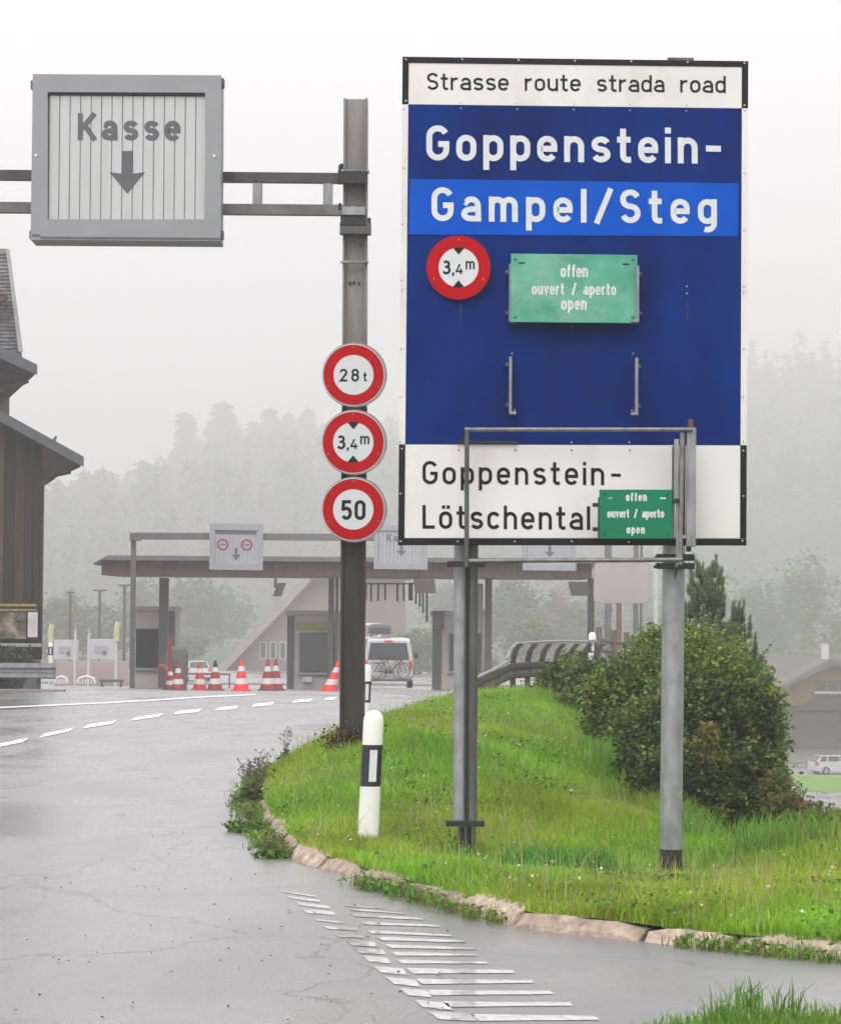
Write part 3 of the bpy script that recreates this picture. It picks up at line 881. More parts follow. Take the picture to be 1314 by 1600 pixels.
# kerb weeds
def weeds():
    V, Fc, Cc = [], [], []; k = 0; gxy = []
    s = 1.0
    while s < 24:
        p = kerb_at(s)
        tn = (kerb_at(s + .05) - kerb_at(s - .05)).normalized(); nrm = Vector((tn.y, -tn.x, 0))
        if nrm.dot(Vector((1.2, 22, 0)) - Vector((p.x, p.y, 0))) > 0: nrm = -nrm
        dens = .5 + .5 * math.sin(s * 1.7 + 1) + .3 * math.sin(s * 4.1)
        if s > 11: dens += .5
        if dens > .45:
            n = int(26 * dens)
            r = .045 if s < 11 else .07
            q = np.array([p.x + nrm.x * .115, p.y + nrm.y * .115, .03]) + rng.normal(size=(n, 3)) * np.array([r, r, .02])
            q[:, 2] = np.abs(q[:, 2])
            c = np.array([.13, .25, .03]) * rng.uniform(.4, 1.5, (n, 1))
            v, f, cc = leaf_quads(q, .017, c, asp=2.6)
            gxy.append((q[:14, 0], q[:14, 1])); V.append(v); Fc.append(f + k); Cc.append(cc); k += len(v)
        s += .08
    big_mesh('kerb_weeds', np.concatenate(V), np.concatenate(Fc), LEAF, cols=np.concatenate(Cc), label='low weeds growing along the foot of the kerb', kind='stuff')
    X_ = np.concatenate([a for a, b_ in gxy]); Y_ = np.concatenate([b_ for a, b_ in gxy])
    X_ = np.tile(X_, 2) + rng.normal(size=len(X_) * 2) * .02; Y_ = np.tile(Y_, 2) + rng.normal(size=len(Y_) * 2) * .02
    scatter_grass('kerb_grass', X_, Y_, np.full(len(X_), .0), .03, .11, .004, .008, (.14, .26, .03), (.25, .15, .08), .18, 'thin grass tufts sprouting from the kerb joint')
weeds()
def stalk_weed(px, py, z, n, h, spread, label, leafn=200, brown=.5):
    p = ground(px, py, z)
    t = thing('weed', tuple(p), label, 'weed')
    mb = MB(); q = []
    for i in range(n):
        a = random.uniform(0, 6.28); r = random.uniform(.1, 1) * spread
        hh = h * random.uniform(.6, 1.1)
        tip = p + Vector((math.cos(a) * r, math.sin(a) * r, hh)); mid = p + Vector((math.cos(a) * r * .35, math.sin(a) * r * .35, hh * .55))
        mb.tube([p, mid, tip], .0035, 5, r1=.0015)
        for k in range(3):
            s0 = mid.lerp(tip, random.uniform(.1, .8)); e = s0 + Vector((random.uniform(-.06, .06), random.uniform(-.06, .06), random.uniform(.03, .09)))
            mb.tube([s0, e], .002, 4); q.append(e)
        q.append(tip)
    mb.build('stalk', mat('dry_stalk', (.16, .12, .08), .8, 0, .3, 9), t, kind='stuff')
    q = np.repeat(np.array([list(a) for a in q]), 5, 0); q = q + rng.normal(size=q.shape) * .008
    v, f, c = leaf_quads(q, .011, np.array([.15, .10, .085]) * rng.uniform(.6, 1.4, (len(q), 1)))
    big_mesh('seed_head', v, f, LEAF, t, cols=c, kind='stuff')
    leafn = int(leafn * 1.2)
    L = np.array(list(p)) + rng.normal(size=(leafn, 3)) * np.array([spread * .5, spread * .6, h * .2]); L[:, 2] = np.abs(L[:, 2] - z - .02) + z
    c = np.where(rng.random((leafn, 1)) < brown, [[.07, .085, .03]], [[.09, .19, .03]]) * rng.uniform(.6, 1.3, (leafn, 1))
    v, f, c = leaf_quads(L, .024, c, asp=2.2)
    big_mesh('foliage', v, f, LEAF, t, cols=c)
stalk_weed(395, 1262, 0, 14, .40, .13, 'big brown flowered weed leaning over the kerb nose at the road edge', 500, .7)
stalk_weed(385, 1300, 0, 3, .14, .14, 'low bright green weed beside the kerb below the big flowered one', 420, .1)
stalk_weed(412, 1238, .02, 9, .34, .12, 'weed clump behind the big flowered one by a white stone', 260, .6)
stalk_weed(447, 1192, .1, 5, .30, .06, 'thin dry weed stalk standing up at the back of the kerb', 160, .6)
stalk_weed(430, 1340, 0, 4, .10, .12, 'low weed clump at the inner bend of the kerb', 260, .3)
p = ground(435, 1203, .1)
MB().lathe((p.x, p.y, p.z - .02), [(.02, 0), (.05, .01), (.06, .035), (.04, .06), (.01, .07)], 9, 1.2, .9).build('stone', mat('white_stone', (.6, .6, .6), .8, 0, .2, 20, bump=.4), smooth=True,
    label='small white stone lying on the kerb behind the weeds', cat='stone')
# rusty dead plants at the beam foot
def dead_tuft():
    p = at(550, 1158, 23.35); n = 2200
    q = np.array(list(p)) + rng.normal(size=(n, 3)) * np.array([.10, .07, .05]); q[:, 2] = np.maximum(q[:, 2], p.z - .05)
    v, f, c = leaf_quads(q, .018, np.where(rng.random((n, 1)) < .6, [[.06, .03, .022]], [[.14, .08, .05]]) * rng.uniform(.5, 1.4, (n, 1)))
    big_mesh('dead_plant', v, f, LEAF, cols=c, label='clump of dark red brown dead leaves at the foot of the gantry beam', cat='plant')
dead_tuft()

# ================================================================== shrubs on the slope
G_D = (.030, .052, .014); G_M = (.085, .15, .022); G_L = (.17, .26, .05); G_Y = (.27, .33, .06); G_B = (.20, .125, .05); G_O = (.22, .18, .05)
def Bl(px, py, Y, rx, rz_, ry=None):
    p = at(px, py, Y); s_ = Y / F
    return (p.x, p.y, p.z, rx * s_, (ry or rx * 1.0) * s_, rz_ * s_)
def base_of(px, Y):
    p = at(px, 1100, Y); return (p.x, p.y, float(bank(np.array([p.x]), np.array([p.y]))[0]) if Y < 43 else float(terrain(p.x, p.y)))
shrub('leafy_shrub', base_of(1110, 23.6), [Bl(1110, 1250, 23.2, 75, 75), Bl(1060, 1225, 23.6, 70, 75), Bl(1160, 1240, 23.4, 65, 75), Bl(1085, 1150, 24.2, 80, 90), Bl(1160, 1150, 24, 60, 80), Bl(1020, 1190, 24.6, 55, 70)],
      3800, 16, .045, .026, [(G_D, 7), (G_M, 3), (G_L, .7), (G_O, .4)], 'big dark green leafy shrub behind the right post of the board', hollow=.3)
shrub('leafy_shrub', base_of(1105, 26), [Bl(1090, 1060, 26, 65, 75), Bl(1140, 1075, 25.6, 60, 65), Bl(1185, 1110, 25.4, 40, 60), Bl(1100, 1110, 25.8, 60, 60), Bl(1180, 1190, 24.6, 50, 70)],
      1300, 18, .04, .024, [(G_L, 5), (G_M, 5), (G_Y, 1), (G_B, .3)], 'light green shrub behind the dark one, right of the big post', hollow=.4)
shrub('leafy_shrub', base_of(985, 28), [Bl(985, 1080, 28, 50, 60), Bl(1025, 1040, 28.5, 42, 55), Bl(950, 1100, 28, 42, 50), Bl(1000, 1150, 27, 55, 55), Bl(1020, 1215, 25.5, 55, 50)],
      1500, 16, .045, .026, [(G_L, 4), (G_M, 6), (G_Y, .8), (G_O, .7), (G_D, 1)], 'green shrub left of the big post, right of the guardrail', hollow=.4)
shrub('leafy_shrub', base_of(880, 34), [Bl(880, 1075, 33.5, 42, 38), Bl(920, 1080, 33, 36, 38), Bl(855, 1095, 34, 32, 25), Bl(900, 1120, 32, 38, 30), Bl(950, 1150, 30.5, 38, 36), Bl(900, 1050, 34, 26, 24)],
      1500, 14, .055, .030, [(G_D, 4), (G_M, 5), (G_L, 1)], 'dark green bush growing in front of the guardrail', hollow=.3)
shrub('brown_shrub', base_of(1245, 22), [Bl(1235, 1275, 21.6, 32, 30), Bl(1275, 1295, 21.3, 32, 26), Bl(1215, 1240, 22, 22, 30), Bl(1305, 1300, 21.2, 26, 24)],
      700, 16, .045, .018, [((.15, .095, .04), 3), ((.15, .13, .04), 4), (G_M, 4)], 'low brownish shrub right of the dark shrub at the slope top', hollow=.2)
shrub('orange_twigged_shrub', base_of(1108, 23), [Bl(1105, 1165, 23.0, 18, 28), Bl(1120, 1200, 23.0, 15, 22), Bl(1078, 1085, 24.6, 14, 18)],
      34, 14, .06, .022, [(G_B, 3), (G_O, 3), (G_M, 2)], 'withered orange brown branch patch inside the dark green shrub', hollow=.2)
# small saplings on bare ground right of it
def pine(px_tip, py_tip, px_b, Y, R, label, lv=15):
    tip = at(px_tip, py_tip, Y); b = at(px_b, 1100, Y); zb = float(bank(np.array([b.x]), np.array([b.y]))[0]); b = Vector((b.x, b.y, zb))
    t = thing('young_pine', tuple(b), label, 'pine tree')
    mb = MB(); mb.tube([b, tip], .05, 8, r1=.008); mb.build('trunk', BARK, t)
    br = MB(); pts, dirs = [], []
    def needles(p, q, n):
        d = (q - p)
        for _ in range(n):
            pts.append(p + d * random.random()); dirs.append(d.normalized())
    for i in range(lv):
        f_ = .30 + .66 * (i + random.uniform(-.3, .3)) / (lv - 1)
        c = b.lerp(tip, f_); r = R * (1.0 - f_) ** .55 * 1.15 + .03
        nb = 6 if i < lv - 3 else 4
        for j in range(nb):
            a = j * 2 * math.pi / nb + i * 2.4 + random.uniform(-.4, .4)
            out = Vector((math.cos(a), math.sin(a), 0)); L = r * random.uniform(.6, 1.15)
            p1 = c + out * L * .55 + Vector((0, 0, L * .18)); p2 = c + out * L + Vector((0, 0, L * .62)); p3 = p2 + out * .02 + Vector((0, 0, .10 + .12 * random.random()))
            br.tube([c, p1, p2, p3], .008, 4, r1=.003)
            needles(c.lerp(p1, .5), p1, 14); needles(p1, p2, 40); needles(p2, p3, 34)
            for sd in (-1, 1):
                st = p1.lerp(p2, random.uniform(.1, .7)); sv = Vector((-out.y, out.x, 0)) * sd * L * .28 + out * L * .15 + Vector((0, 0, L * .12))
                e = st + sv; e2 = e + Vector((0, 0, .08 + .08 * random.random())) + out * .01
                br.tube([st, e, e2], .005, 4, r1=.002); needles(st, e, 22); needles(e, e2, 26)
    needles(b.lerp(tip, .9), tip, 50)
    br.build('branch', BARK, t, kind='stuff')
    P = np.array([list(p) for p in pts]); D = np.array([list(d) for d in dirs])
    N = 5
    P = np.repeat(P, N, 0); D = np.repeat(D, N, 0)
    d = D * .9 + rng.normal(size=D.shape) * .42; d /= np.linalg.norm(d, axis=1, keepdims=True)
    r_ = rng.normal(size=d.shape); s_ = np.cross(d, r_); s_ /= np.linalg.norm(s_, axis=1, keepdims=True)
    Ln = .055; w = .0035
    v = np.stack([P - s_ * w, P + s_ * w, P + d * Ln], 1).reshape(-1, 3)
    f = np.arange(len(P) * 3).reshape(-1, 3)
    cols = np.array([.15, .20, .11]) * rng.uniform(.6, 1.5, (len(P), 1))
    big_mesh('needles', v, f, NEEDLE, t, cols=np.repeat(cols, 3, 0), kind='stuff')
pine(1103, 892, 1103, 31, .50, 'young pine with upright candles just right of the big post')
pine(1152, 966, 1150, 30, .34, 'smaller pine at the right shoulder of the shrubs', 10)
pine(1172, 1030, 1170, 29, .30, 'smallest pine shoot at the right edge of the shrubs', 8)

# ================================================================== direction sign
BF = Frame(at(625.5, 852, 18.42), at(1166, 853, 18.56) - at(625.5, 852, 18.42), (0, 0, 1))
board = thing('direction_sign', tuple(at(727, 1318, 18.5)), 'large blue and white road direction sign on grey posts in the grass bank', 'road sign')
def bq(fr, corners, n0, n1, m, name, parent, **kw):
    poly = [fr.px(*c) for c in corners]       # given clockwise from top-left in photo
    poly = [poly[3], poly[2], poly[1], poly[0]]
    return MB().prism(fr, poly, n0, n1).build(name, m, parent, **kw)
# support sheet, then panels
bq(BF, [(630, 90), (1168, 95), (1166, 851), (623, 851)], -.025, -.006, mat('sign_back_aluminium', (.4, .4, .42), .4, .7), 'back_sheet', board)
# black frame top / bottom, white frame sides
LX = lambda y: 629 - 7 * (y - 88) / 764
RX = lambda y: 1169 - 3 * (y - 95) / 757
def strip(y0, y1, m, name, x_in_l=9.5, x_in_r=9.5):
    dr = lambda y: 6.5 * max(0, (500 - y) / 400) * 0
    yr0, yr1 = y0 + 7 * (852 - y0) / 764, y1 + 7 * (852 - y1) / 764
    for s_ in (0, 1):
        if s_ == 0: c = [(LX(y0), y0), (LX(y0) + x_in_l, y0 + .1), (LX(y1) + x_in_l, y1 + .1), (LX(y1), y1)]
        else: c = [(RX(yr0) - x_in_r, yr0 - .1), (RX(yr0), yr0), (RX(yr1), yr1), (RX(yr1) - x_in_r, yr1 - .1)]
        bq(BF, c, -.006, .004, m, name, board)
YR = lambda y: y + 7 * (852 - y) / 764
bq(BF, [(LX(88), 88), (RX(95), 95), (RX(103), 103.5), (LX(97), 97)], -.006, .006, BLACK_SIGN, 'frame', board)
strip(97, 162, BLACK_SIGN, 'frame')
strip(162.5, 450.8, WHITE_SIGN, 'frame')
strip(451.5, 694, WHITE_SIGN, 'frame')
strip(694.5, 841, BLACK_SIGN, 'frame')
bq(BF, [(LX(841), 841), (RX(842), 842), (RX(852), 852.5), (LX(852), 852)], -.006, .006, BLACK_SIGN, 'frame', board)
def panel(y0, y1, m, name, n=.000, inset=10, **kw):
    yr0, yr1 = YR(y0), YR(y1)
    bq(BF, [(LX(y0) + inset, y0), (RX(yr0) - inset, yr0), (RX(yr1) - inset, yr1), (LX(y1) + inset, y1)], -.006, n, m, name, board, **kw)
panel(97.5, 162, WHITE_SIGN, 'panel', label='white top panel')
panel(162.6, 450.0, BLUE, 'panel', label='dark blue upper panel')
panel(450.2, 694, BLUE, 'panel', label='dark blue lower panel')
panel(694.6, 840.5, WHITE_SIGN, 'panel', label='white bottom panel')
bq(BF, [(640, 279), (1154, 286), (1153, 369), (638.5, 366)], .0003, .006, BRIGHT_BLUE, 'destination_plate', board, label='brighter blue plate with the second place name')
text(BF, 'Strasse route strada road', 667, 1134, (139.5, 144.5), 26.5, .135, BLACK_SIGN, board, .002, cw=1.13)
text(BF, 'Goppenstein', 666, 1090, (250, 255), 55, .168, WHITE_LET, board, .002, cw=1.02)
text(BF, '-', 1103, 1128, (254.5, 255), 55, .17, WHITE_LET, board, .002, cw=1.25)
text(BF, 'Gampel/Steg', 674, 1120, (345, 350), 53, .168, WHITE_LET, board, .008, cw=1.02)
text(BF, 'Goppenstein', 660, 944, (756.5, 758), 36.5, .14, BLACK_SIGN, board, .002, cw=1.02)
text(BF, '-', 955, 970, (757.5, 758), 36.5, .13, BLACK_SIGN, board, .002, cw=1.2)
text(BF, 'Lötschental', 660, 922, (826, 828), 37, .14, BLACK_SIGN, board, .002)
# bolts
def bolts(lst, m, r=.007, name='rivet'):
    for (px, py) in lst:
        u, v = BF.px(px, py)
        MB().disc(BF, u, v, r, .006, .010, 8, r * .7).build(name, m, board)
PALEB = mat('bolt_head', (.62, .62, .6), .4, .3)
DARKB = mat('dark_bolt', (.05, .05, .06), .5, .3)
tl = [(634, 92)] + [(722 + 88 * i, 92.3 + 1.0 * i) for i in range(5)] + [(1163, 98), (634, 157), (1163, 164)]
bolts(tl, PALEB)
bolts([(720 + 88 * i, 162 + 1.1 * i - 3) for i in range(5)] + [(720 + 88 * i, 168.5 + 1.1 * i) for i in range(5)], PALEB, .005)
bolts([(628, 701), (626, 771), (626, 846), (715, 846), (804, 846), (893, 846), (982, 847), (1161, 704), (1161, 775), (1160, 845)], PALEB, .0065)
bolts([(893, 691), (983, 691), (1073, 447), (1073, 458), (800, 552), (989, 552), (804, 640), (987, 641)], PALEB, .006)
bolts([(717, 703), (805, 703), (893, 703), (984, 703)], RUSTY, .006)
bolts([(631, 170), (631, 262), (629, 350), (628, 438), (628, 455), (627, 545), (626, 620), (625, 690), (1164, 172), (1163, 270), (1163, 360), (1162, 448), (1162, 458), (1162, 545), (1161, 620), (1161, 690)], mat('grey_bolt', (.25, .22, .2), .5, .3), .0055)
bolts([(646, 285), (767, 287), (894, 289), (1022, 290), (1148, 291), (646, 362), (767, 362), (894, 363), (1022, 365)], DARKB, .006)
# lugs on top edge
for (a, b_) in ((718, 760), (1045, 1085)):
    u0, v0 = BF.px(a, 91.5); u1, v1 = BF.px(b_, 92.5)
    MB().fbox(BF, u0, u1, v0 - .02, v0 + .018, -.09, -.03).build('top_bracket', GALV_DARK, board)
# stains on blue
ST = mat('dark_streak', (.010, .018, .07), .5, 0, .4, 30)
for (px, y0, y1, w_) in ((719, 472, 512, 1.4), (1074, 470, 505, 1.2), (893, 508, 520, 1.2)):
    bq(BF, [(px - w_, y0), (px + w_, y0), (px + w_ * .3, y1), (px - w_ * .3, y1)], .0002, .001, ST, 'stain', board)
# slot bar at left of lower panel
u0, v0 = BF.px(714, 693); u1, v1 = BF.px(808, 689)
MB().fbox(BF, u0, u1, v0, v1, .006, .02).build('slot_bar', BLACKM, board)

# posts
def post_tube(px0, py0, px1, py1, Y, r, m, name, parent, seg=20, **kw):
    a = at(px0, py0, Y); b_ = at(px1, py1, Y); b_ = Vector((b_.x, b_.y, b_.z))
    return MB().tube([a, b_], r, seg).build(name, m, parent, smooth=True, **kw)
PY = 18.62
rpx = lambda px, Y: px * Y / F
post_tube(719, 800, 716.5, 1292, PY, rpx(9.3, PY), GALV_POST, 'post', board)
post_tube(739.5, 800, 737, 1292, PY + .02, rpx(8.2, PY), GALV_DARK, 'post', board, label='darker tube beside the left post')
post_tube(729, 800, 728.5, 1335, PY + .03, rpx(9, PY), BLACKM, 'post_gap_shade', board)  # black tube stands in for the shadow between the two left tubes
for px in (718, 727, 741):
    post_tube(px, 1285, px, 1345, PY - .02, rpx(2.6, PY), GALV_DARK, 'post_leg', board, 8)
post_tube(1053.5, 800, 1048, 1328, PY, rpx(17.5, PY), GALV_POST, 'post', board, 28)
post_tube(1048, 1327, 1047.5, 1385, PY, rpx(18.0, PY), mat('tarred_post_foot', (.022, .02, .017), .8, 0, .4, 12, bump=.4), 'post_foot', board, 28)
def clampbar(x0, x1, y0, y1, Y, n, m, name='clamp', parent=None, dep=.03):
    fr = facing((x0 + x1) / 2, (y0 + y1) / 2, Y)
    u0, v0 = fr.px(x0, y1); u1, v1 = fr.px(x1, y0)
    return MB().bbox(fr, u0, u1, v0, v1, -dep, dep, .003).build(name, m, parent)
for (x0, x1, y0, y1) in ((699, 758, 877, 886), (697, 757, 1283, 1291.5), (1025, 1085, 866, 876), (1025, 1085, 880, 889)):
    clampbar(x0, x1, y0, y1, PY - .12, 0, BLACKM, 'clamp', board, .015)
    for xe in (x0 + 2, x1 - 2):
        p = at(xe, (y0 + y1) / 2, PY - .14); MB().tube([p, p + Vector((0, .2, 0))], .012, 8).build('clamp_bolt', BLACKM, board)
# frame of round tube in front of the board
FY = 18.30
fr = thing('tube_frame', tuple(at(728, 885, FY)), 'thin grey tube frame bolted in front of the lower part of the blue board', 'frame')
MB().tube([at(726, 671, FY), at(1082, 671, FY)], rpx(3.6, FY), 12).build('top_rail', TUBE, fr, smooth=True)
MB().tube([at(729.5, 671, FY + .004), at(729, 886, FY + .004)], rpx(3.8, FY), 12).build('upright', GALV_DARK, fr, smooth=True)
MB().tube([at(732, 876.5, FY - .01), at(1066, 874.5, FY - .01)], rpx(3.6, FY), 12).build('bottom_rail', TUBE, fr, smooth=True)
MB().tube([at(1066, 676, FY), at(1062, 882, FY)], rpx(4.2, FY), 12).build('upright', TUBE, fr, smooth=True)
clampbar(1053, 1060.5, 686, 784, FY, 0, GALV, 'flat_bar', fr, .012)
clampbar(1056, 1060, 782, 884, FY, 0, GALV, 'flat_bar', fr, .01)
clampbar(1050.5, 1060, 779, 786, FY - .02, 0, BLACKM, 'hook', fr, .02)
clampbar(1050, 1052.6, 697, 781, FY, 0, BLACKM, 'edge_bar', fr, .008)
clampbar(1072, 1087.5, 668, 854, FY + .03, 0, GALV, 'side_plate', fr, .012)
clampbar(1067, 1071, 672, 836, FY + .04, 0, RUSTY, 'rusty_bar', fr, .012)
clampbar(1075, 1083, 655, 669, FY + .03, 0, RUSTY, 'rusty_tip', fr, .014, )
clampbar(1072, 1080, 853, 862, FY + .06, 0, BLACKM, 'foot', fr, .012)
for (px0, py0, px1, py1) in ((1057, 884, 1055, 905),):
    MB().tube([at(px0, py0, FY), at(px1, py1, FY + .1)], [rpx(3.5, FY), .003], 8).build('brace_tip', GALV_DARK, fr)

# green plates
def green_plate(x0, y0, x1, y1, Y, m, lines, slots, label, tilt=0.0, lw=.17, dots=True):
    f2 = facing((x0 + x1) / 2, (y0 + y1) / 2, Y)
    f2 = Frame(f2.o, at(x1, (y0 + y1) / 2 + tilt / 2, Y + .04) - at(x0, (y0 + y1) / 2 - tilt / 2, Y), (0, 0, 1))
    u0, v0 = f2.px(x0, y1 - 0); u1, v1 = f2.px(x1, y0)
    t = thing('open_sign', tuple(f2.p(0, v0)), label, 'sign')
    MB().bbox(f2, u0, u1, v0, v1, -.008, .004, .003).build('plate', m, t)
    for (s, a, b_, yb, ch) in lines:
        text(f2, s, a, b_, yb, ch, lw, WHITE_LET, t, .0055, cw=.70)
    for (a, b_, yy, mm) in slots:
        ua, va = f2.px(a, yy + 1.2); ub, vb = f2.px(b_, yy - 1.2)
        MB().fbox(f2, ua, ub, va, vb, .0035, .006).build('slot', mm, t)
    for (a, b_) in ((x0 + 7, y0 + 7), (x1 - 7, y0 + 8), (x0 + 7, y1 - 7), (x1 - 7, y1 - 7)):
        u, v = f2.px(a, b_); MB().disc(f2, u, v, .008, .004, .0065, 10).build('hole', BLACKM, t)
    return f2, t
W9 = WHITE_LET
green_plate(798, 398, 996, 503, 18.36, GREEN1, [('offen', 876, 918, 433, 20), ('ouvert / aperto', 831, 962, (460, 461), 18.5), ('open', 877, 916, 484, 20)],
            [(810, 820, 410.5, BLACKM), (973, 983, 412.5, BLACKM)], 'faded green open sign on the blue panel of the large board', tilt=2)
green_plate(937, 765, 1050, 842, 18.26, GREEN2, [('offen', 978, 1010, 783, 13.5), ('ouvert / aperto', 949, 1037, 809, 13.5), ('open', 979, 1007, 834, 13.5)],
            [(950, 957, 778.5, mat('rail_pale', (.3, .4, .35), .5)), (1031, 1040, 778.5, W9)], 'dark green open sign hanging over the last letters of the lower white panel', lw=.19)
def cbracket(px, y0, y1, sgn, label):
    f2 = facing(px, y1, 18.38)
    t = thing('sign_holder', tuple(f2.o), label, 'bracket', 'sign holder rails on the blue board')
    u0, v0 = f2.px(px - 2.6, y1); u1, v1 = f2.px(px + 2.6, y0)
    MB().bbox(f2, u0, u1, v0, v1, -.06, .02, .003).build('rail', GALV, t)
    a, b_ = (px - 2, px + 9) if sgn > 0 else (px - 9, px + 2)
    u0, v0 = f2.px(a, y1 + 2); u1, v1 = f2.px(b_, y1 - 3)
    MB().bbox(f2, u0, u1, v0, v1, -.05, .03, .003).build('hook', GALV, t)
    for yy in (y0 + 12, y1 - 14):
        a = px - 7 if sgn > 0 else px + 3
        u0, v0 = f2.px(a, yy + 2.5); u1, v1 = f2.px(a + 4, yy - 2.5)
        MB().fbox(f2, u0, u1, v0, v1, -.07, -.01).build('tab', GALV_DARK, t)
cbracket(797.5, 557, 646, 1, 'empty grey sign holder rail, left of the lower pair on the blue board')
cbracket(994.5, 559, 647, -1, 'empty grey sign holder rail, right of the lower pair on the blue board')
cbracket(797.5, 412, 502, 1, 'grey holder rail at the left edge of the faded green open sign')
cbracket(996, 415, 502, -1, 'grey holder rail at the right edge of the faded green open sign')
clampbar(934, 940, 777, 842, 18.31, 0, GALV_DARK, 'bracket', fr, .02)
clampbar(1047, 1053.5, 786, 842, 18.31, 0, GALV_DARK, 'bracket', fr, .02)
clampbar(926, 936, 786, 792, 18.33, 0, BLACKM, 'clip', fr, .02)
clampbar(926, 936, 824, 830, 18.33, 0, BLACKM, 'clip', fr, .02)

# round signs
def round_sign(cx, cy, R, Y, kind, label, yaw=0, rim=True, group=None):
    f2 = facing(cx, cy, Y, yaw)
    r = rpx(R, Y)
    t = thing('round_sign', tuple(f2.p(0, -r)), label, 'road sign', group)
    if rim:
        MB().disc(f2, .008, 0, r * 1.0, -.03, .0, 64, r * 1.0).build('rim', GALV, t, smooth=True)
    else:
        MB().disc(f2, 0, 0, r * .985, -.02, .0, 64).build('rim', GALV, t)
    k = .945 if rim else 1.0
    if rim: MB().disc(f2, 0, 0, r * .955, .0004, .003, 64).build('white_edge', WHITE_DISC, t)
    MB().ring(f2, 0, 0, r * .615, r * k * .985, .002, .005, 64).build('red_ring', RED, t)
    MB().disc(f2, 0, 0, r * .63, .0006, .0035, 64).build('face', WHITE_DISC, t)
    bx = lambda a, b_, c: None
    if kind == 't28':
        text(f2, '28', cx - 22, cx + 8.5, cy + 10.5, 20, .16, BLACK_SIGN, t, .0045, cw=1.05)
        text(f2, 't', cx + 15, cx + 22, cy + 10, 14.5, .17, BLACK_SIGN, t, .0045)
    elif kind == 'v50':
        text(f2, '50', cx - 19, cx + 19, cy + 16.5, 31, .17, BLACK_SIGN, t, .0045, cw=.95)
    else:
        text(f2, '3', cx - 26, cx - 11, cy + 11, 22, .17, BLACK_SIGN, t, .0045, cw=1.1)
        text(f2, ',', cx - 10, cx - 7, cy + 11, 16, .2, BLACK_SIGN, t, .0045)
        text(f2, '4', cx - 4.5, cx + 7, cy + 10.5, 15.5, .17, BLACK_SIGN, t, .0045, cw=1.2)
        text(f2, 'm', cx + 11, cx + 27, cy + 3, 17.5, .15, BLACK_SIGN, t, .0045, cw=.95)
        for s_ in (1, -1):
            e = r * .625; q = math.radians(16)
            pl = [(0, s_ * r * .40), (math.sin(q) * e, s_ * math.cos(q) * e), (0, s_ * e * 1.0), (-math.sin(q) * e, s_ * math.cos(q) * e)]
            if s_ < 0: pl = pl[::-1]
            MB().prism(f2, pl[::-1], .003, .0062).build('triangle', BLACK_SIGN, t)
    for (a, rr) in ((90, .86), (205, .84), (335, .84)):
        u, v = r * rr * math.cos(math.radians(a)), r * rr * math.sin(math.radians(a))
        MB().disc(f2, u, v, .006, .005, .0075, 8).build('rivet', mat('red_rivet', (.62, .2, .18), .4), t)
    return t
GP = 'round speed and weight signs stacked on the gantry beam'
round_sign(552.5, 585.5, 51, 23.34, 't28', 'top round sign of the stack on the beam, weight limit 28 t', 0, True, GP)
round_sign(552, 691, 51.5, 23.34, 'h34', 'middle round sign of the stack on the beam, height limit 3,4 m', 0, True, GP)
round_sign(552, 796, 51.5, 23.34, 'v50', 'bottom round sign of the stack on the beam, speed limit 50', 0, True, GP)
round_sign(716.5, 417.5, 51, 18.40, 'h34', 'round height limit sign fixed on the blue panel of the large board', 0, False)

# ================================================================== gantry with Kasse sign
GY = 23.6
gan = thing('sign_gantry', tuple(at(550, 1175, GY)), 'grey steel gantry beam post with double rail reaching out to the left', 'gantry')
def hbeam(px0t, px1t, yt, px0b, px1b, yb, m, name, Y=GY, **kw):
    """H section, web towards the camera, flanges at the sides"""
    mb = MB()
    for (lt, rt, lb, rb, n0, n1) in ((px0t, px0t + 3.2, px0b, px0b + 3.2, -.11, .11), (px1t - 3.2, px1t, px1b - 3.2, px1b, -.11, .11), (px0t + 3.2, px1t - 3.2, px0b + 3.2, px1b - 3.2, .04, .055)):
        A = [at(lt, yt, Y), at(rt, yt, Y), at(rb, yb, Y), at(lb, yb, Y)]
        vs = [a + Vector((0, -n0, 0)) for a in A] + [a + Vector((0, -n1, 0)) for a in A]
        mb.add(vs, [(0, 1, 2, 3), (7, 6, 5, 4), (0, 4, 5, 1), (1, 5, 6, 2), (2, 6, 7, 3), (3, 7, 4, 0)])
    return mb.build(name, m, gan, **kw)
hbeam(537.5, 575, 156, 534.5, 573.5, 640, POLE, 'beam')
hbeam(534.3, 573.7, 640.2, 530.5, 569, 1185, POLE_LOW, 'beam', label='dark wet lower length of the beam')
RLY = 23.45
DARKRAIL = mat('dark_rail_steel', (.06, .055, .06), .5, .3, .3, 6, (1, 1, 1), .1)
def rail(y0l, y0r, th, m, name):
    mb = MB()
    a, b_ = at(-260, y0l - 4, RLY), at(537, y0r, RLY); t_ = rpx(th, RLY)
    vs = [Vector((q.x, q.y + d, q.z + e)) for q in (a, b_) for (d, e) in ((-.05, 0), (.05, 0), (.05, -t_), (-.05, -t_))]
    mb.add(vs, [(0, 1, 2, 3), (7, 6, 5, 4), (0, 4, 5, 1), (1, 5, 6, 2), (2, 6, 7, 3), (3, 7, 4, 0)])
    return mb.build(name, m, gan)
rail(267.5, 271, 15, DARKRAIL, 'upper_rail')
rail(318, 320.5, 16, mat('rail_steel', (.13, .125, .125), .5, .35, .3, 6), 'lower_rail')
for x in (395, 505):
    clampbar(x, x + 15, 285.5, 322, RLY, 0, GALV, 'strut', gan, .04)
clampbar(-30, -15, 282, 319, RLY, 0, GALV, 'strut', gan, .04)
